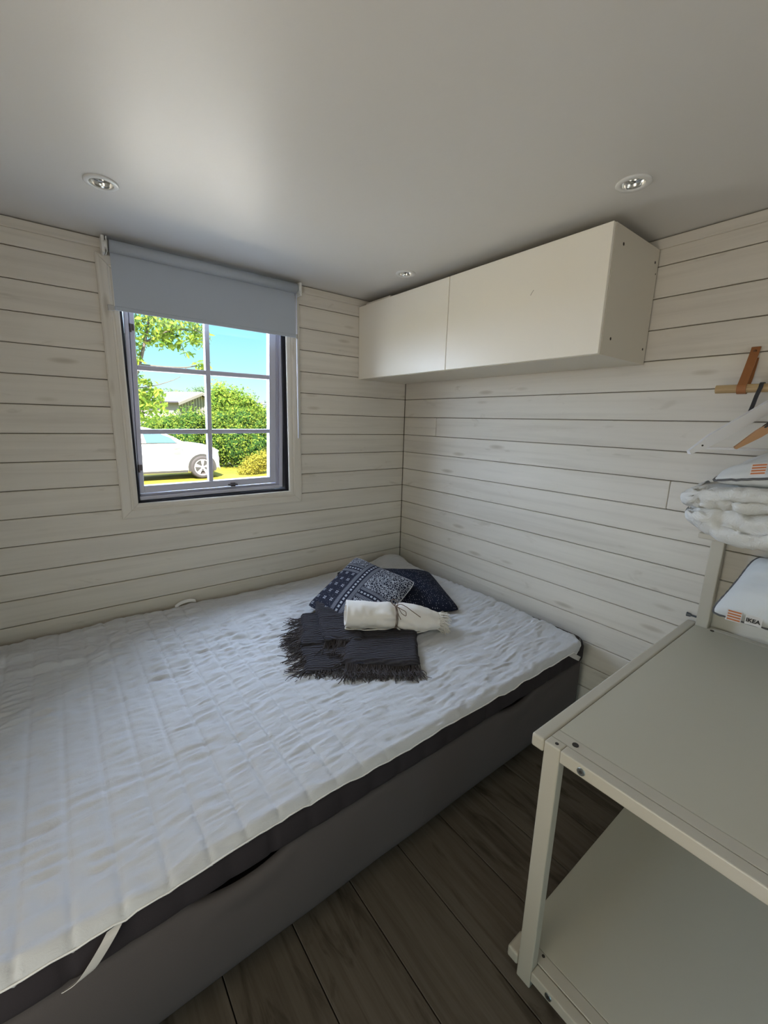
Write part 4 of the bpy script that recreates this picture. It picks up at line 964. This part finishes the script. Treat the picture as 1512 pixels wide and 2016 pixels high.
for cx, cy, cz in clusters:
    for k in range(9):
        a = rnd.uniform(0, 2*PI); d = (math.cos(a), rnd.uniform(-.5, .3), math.sin(a)*.6-.45)
        leaf((cx+rnd.uniform(-.05, .05), cy+rnd.uniform(-.05, .05), cz+rnd.uniform(-.04, .04)), d, rnd.uniform(.09, .16))
# house far behind: white gable, grey roof
M_hwall = mat('white_cladding', (0.174, 0.174, 0.174), .8); M_roof = mat('grey_roof', (0.026, 0.022, 0.030), .8)
def house(lab, ax_, ay, az, hw, drop, rx, ry, rl, boards=True):
    t = thing('house', (ax_, ay, GZ), lab, 'house'); r = Vector((rx, ry, 0)).normalized()*rl; s = Vector((-ry, rx, 0)).normalized()
    if s.x < 0: s = -s
    A = Vector((ax_, ay, az)); E0 = A-s*hw-Vector((0, 0, drop)); E1 = A+s*hw-Vector((0, 0, drop))
    b0, b1 = Vector((E0.x, E0.y, GZ)), Vector((E1.x, E1.y, GZ))
    V = [E0, E1, A, b0, b1]+[p+r for p in (E0, E1, A, b0, b1)]
    pyobj('walls', V, [(3, 4, 1, 2, 0), (8, 5, 7, 6, 9), (3, 0, 5, 8), (4, 9, 6, 1), (0, 2, 7, 5), (1, 6, 7, 2)], M_hwall, t)
    up_ = Vector((0, 0, .10)); ov = r.normalized()*-.25
    for e, sg in ((E0, -1), (E1, 1)):
        o_ = s*sg*.35-Vector((0, 0, .35*drop/hw)); top = A+up_+ov; bot = e+up_+o_+ov; top2 = A+up_+r; bot2 = e+up_+o_+r; th = Vector((0, 0, .07))
        pyobj('roof_slope', [top, bot, bot2, top2, top+th, bot+th, bot2+th, top2+th], [(0, 1, 2, 3), (7, 6, 5, 4), (0, 4, 5, 1), (1, 5, 6, 2), (2, 6, 7, 3), (3, 7, 4, 0)], M_roof, t)
        pyobj('fascia', [top+ov*.12, bot+ov*.12, top+ov*.12-Vector((0, 0, .16)), bot+ov*.12-Vector((0, 0, .16)), top+ov*.02+th, bot+ov*.02+th], [(0, 1, 3, 2), (0, 4, 5, 1)], M_hwall, t)
    n = int(hw*2/.26); bm = bmesh.new(); nrm = -r.normalized()*.02
    for i in range(1, n):
        q = E0+s*(i*.26); tt = abs(i*.26-hw)/hw; topz = A.z-drop*tt
        vs = [bm.verts.new(Vector((q.x, q.y, zz))+nrm+s*dx) for zz, dx in ((GZ, 0), (GZ, .05), (topz, .05), (topz, 0))]; bm.faces.new(vs)
    obj('cover_battens', bm, mat('batten', (.50, .51, .50), .8), t)
house('far white gabled house with a grey roof behind the hedge', 5.95, 28, 2.95, 1.9, .62, -.75, 1, 9)
house('far house with a pale roof at the right edge of the window view', 13.4, 29, 2.75, 2.6, 1.3, -.2, 1, 6)

# ------------------------------------------------------------------ white car
M_car = mat('white_car_paint', (0.86, 0.87, 0.90), .25, spec=.5); M_cglass = mat('car_glass', (0.06, 0.13, 0.17), .08, spec=.8)
M_tyre = mat('tyre_rubber', (0.035, 0.033, 0.04), .85); M_trim = mat('car_trim', (0.03, 0.03, 0.035), .6); M_rim = mat('alloy_rim', (0.75, 0.72, 0.76), .3, .4); M_lamp = mat('car_lamp', (.55, .58, .62), .1)
car = thing('car', (-.15, 11.95, GZ), 'white car parked on the grass with its front wheel and bonnet to the right', 'car')
CY, HW = 11.95, .86
XF = 2.06
top = [(-2.25, .15), (-2.22, .62), (-2.05, .72), (-1.85, .78), (-1.50, 1.06), (-1.0, 1.17), (-.4, 1.20), (.10, 1.165), (.45, 1.085), (.78, .925), (1.08, .735), (1.40, .720), (1.72, .672), (1.92, .59), (2.02, .48), (2.06, .32), (2.055, .12), (2.03, .0)]
nS = 14
def station(x):
    xs_, zs_ = zip(*top); return np.interp(x, xs_, zs_)
xsec = np.concatenate([np.linspace(-2.25, -1.2, 20), np.linspace(-1.15, 1.95, 80), np.linspace(1.96, 2.06, 8)])
belt = .745
R_ = []
for x in xsec:
    zt = float(station(x)); e = max(0, min(1, (2.06-x)/.45)); e2 = max(0, min(1, (x+2.25)/.35)); wd = HW*(.80+.20*math.sqrt(1-(1-min(e, e2))**2))
    zs = GZ+.24 if -1.75 > x or x > 1.9 else GZ+.20; row = []
    zb = min(belt, zt-.015)
    prof = [(0, zs), (wd*.90, zs), (wd*.985, zs+.10), (wd, (zs+zb)/2), (wd*.985, zb-.06), (wd*.95, zb)]
    if zt > belt+.03:
        kk = (zt-belt)/.45; prof += [(wd*(.95-.10*kk), belt+(zt-belt)*.45), (wd*(.95-.20*kk), belt+(zt-belt)*.88), (wd*(.95-.30*kk), zt-.004), (0, zt+.02)]
    else: prof += [(wd*.90, zb+.006), (wd*.82, zb+.010), (wd*.70, zt-.001), (0, zt+.012)]
    R_.append([(x, CY-a, z) for a, z in prof]+[(x, CY+a, z) for a, z in prof[::-1]])
V = np.array(R_); n0, n1 = V.shape[:2]; F = [tuple(q) for q in gridfaces(n0, n1)]+[tuple(range(n1)), tuple(range((n0-1)*n1, n0*n1))[::-1]]
body = pyobj('body', V.reshape(-1, 3), F, M_car, car, smooth=True)
ys = CY-HW
def plate(name, pts, m, parent, y, th=.02, dy=0.0, slope=0.0):
    """a panel in the car's side; pts (x,z)"""
    bm = bmesh.new(); a = [bm.verts.new((x, y+slope*max(0, z-belt), z)) for x, z in pts]; b = [bm.verts.new((x, y+th+slope*max(0, z-belt), z)) for x, z in pts]
    bm.faces.new(a); bm.faces.new(b[::-1]); n = len(a)
    for i in range(n): bm.faces.new((a[i], b[i], b[(i+1) % n], a[(i+1) % n]))
    bmesh.ops.recalc_face_normals(bm, faces=bm.faces); return obj(name, bm, m, parent)
SL = .42
plate('front_side_window', [(.05, .765), (.83, .765), (.70, .905), (.42, 1.025), (.12, 1.10), (-.02, 1.11)], M_cglass, car, ys+.035, .02, slope=SL)
plate('rear_side_window', [(-1.05, .80), (-.06, .765), (-.13, 1.12), (-.55, 1.14), (-.95, 1.09)], mat('car_glass_tinted', (.08, .09, .16), .1), car, ys+.035, .02, slope=SL)
plate('window_trim', [(-1.08, .745), (.93, .738), (.90, .758), (-1.08, .77)], M_trim, car, ys+.030, .02)
plate('windscreen', [(.88, .78), (1.10, .745), (.80, .930), (.66, .985)], mat('screen_glass', (.55, .62, .66), .08), car, ys+.20, .02, slope=.9)
for x in (.0, 1.06):
    plate('door_gap', [(x, .12), (x+.010, .12), (x+.010, .70), (x, .70)], M_trim, car, ys-.001, .006)
plate('sill_trim', [(-1.05, .02-.11), (1.09, -.02-.09), (1.09, .035), (-1.05, .05)], M_trim, car, ys+.03, .05)
bm = bmesh.new(); bx(bm, .20, .40, ys-.022, ys-.006, .500, .520, bev=.006, seg=2); bx(bm, .20, .22, ys-.015, ys+.01, .500, .545); obj('door_handle', bm, M_car, car)
bm = bmesh.new(); r_ = bmesh.ops.create_icosphere(bm, subdivisions=2, radius=1)
for v in r_['verts']: v.co = Vector((.80+v.co.x*.13+v.co.z*.07, ys-.10+v.co.y*.07, .655+v.co.z*.085))
bx(bm, .84, .92, ys-.05, ys+.04, .685, .705); obj('door_mirror', bm, mat('mirror_cap', (.45, .55, .70), .3), car, smooth=True)
plate('headlamp', [(1.80, .47), (1.97, .45), (2.02, .52), (1.88, .585), (1.76, .575)], M_lamp, car, ys+.055, .06)
plate('grille', [(1.90, .22), (2.06, .20), (2.065, .30), (1.93, .31)], M_trim, car, ys+.16, .06)
for wx in (1.50, -1.32):
    wc = Vector((wx, ys+.105, .030)); ar = []
    bm = bmesh.new()   # dark wheel arch
    vs = [bm.verts.new((wx+math.cos(a)*.405, ys-.004, .030+math.sin(a)*.405)) for a in [PI*k/24-.30*(1-2*k/24) for k in range(25)]]
    bm.faces.new(vs); r_ = bmesh.ops.extrude_face_region(bm, geom=bm.faces[:]); bmesh.ops.translate(bm, vec=(0, .02, 0), verts=[v for v in r_['geom'] if isinstance(v, bmesh.types.BMVert)]); obj('wheel_arch', bm, M_trim, car)
    wo = None; bm = bmesh.new(); R0 = .345; n = 40
    prof = [(.235, -.125), (.27, -.135), (R0-.03, -.13), (R0, -.10), (R0, .08), (R0-.04, .11), (.235, .11)]
    Rr = [[bm.verts.new((wx+math.cos(2*PI*k/n)*r_, ys+.105+y, .030+math.sin(2*PI*k/n)*r_)) for k in range(n)] for r_, y in prof]
    for a, b in zip(Rr, Rr[1:]):
        for k in range(n): bm.faces.new((a[k], a[(k+1) % n], b[(k+1) % n], b[k]))
    wh = obj('wheel', bm, M_tyre, car, smooth=True)
    bm = bmesh.new(); ring_in, ring_out = [], []
    Rr = [[bm.verts.new((wx+math.cos(2*PI*k/n)*r_, ys+y, .030+math.sin(2*PI*k/n)*r_)) for k in range(n)] for r_, y in ((.215, .02), (.215, -.022), (.240, -.024), (.240, .0))]
    for a, b in zip(Rr, Rr[1:]):
        for k in range(n): bm.faces.new((a[k], a[(k+1) % n], b[(k+1) % n], b[k]))
    cyl(bm, (wx, ys-.01, .03), (wx, ys+.03, .03), .045, n=16)
    for k in range(5):
        for off in (-.14, .14):
            a = 2*PI*k/5+.3; p = Vector((wx+math.cos(a)*.035, ys-.004, .03+math.sin(a)*.035)); q = Vector((wx+math.cos(a+off)*.222, ys-.016, .03+math.sin(a+off)*.222))
            dv = (q-p).normalized(); sd_ = Vector((-dv.z, 0, dv.x))*.015; y_ = Vector((0, .018, 0))
            vv = [bm.verts.new(z) for z in (p-sd_, p+sd_, q+sd_*1.25, q-sd_*1.25, p-sd_+y_, p+sd_+y_, q+sd_*1.25+y_, q-sd_*1.25+y_)]
            for f in ((0, 1, 2, 3), (7, 6, 5, 4), (0, 4, 5, 1), (1, 5, 6, 2), (2, 6, 7, 3), (3, 7, 4, 0)): bm.faces.new([vv[i] for i in f])
    bmesh.ops.recalc_face_normals(bm, faces=bm.faces); obj('rim', bm, M_rim, wh)
    bm = bmesh.new(); cyl(bm, (wx, ys+.035, .03), (wx, ys+.05, .03), .215, n=32); obj('brake_disc', bm, mat('wheel_inside', (.06, .05, .055), .8), wh)

# things of one kind share a group
for names, grp in ((('ceiling_spotlight',), 'recessed ceiling spotlights'), (('wall_cabinet',), 'wall cabinets in a row under the ceiling'), (('cushion',), 'cushions on the bed'),
                   (('pillow',), 'pillows on the shelf unit'), (('leather_strap',), 'straps of the clothes rail'), (('clothes_hanger',), 'hangers on the pine rail'), (('bush',), 'garden bushes')):
    for o in C.objects:
        if o.parent is None and o.name.split('.')[0] in names: o['group'] = grp
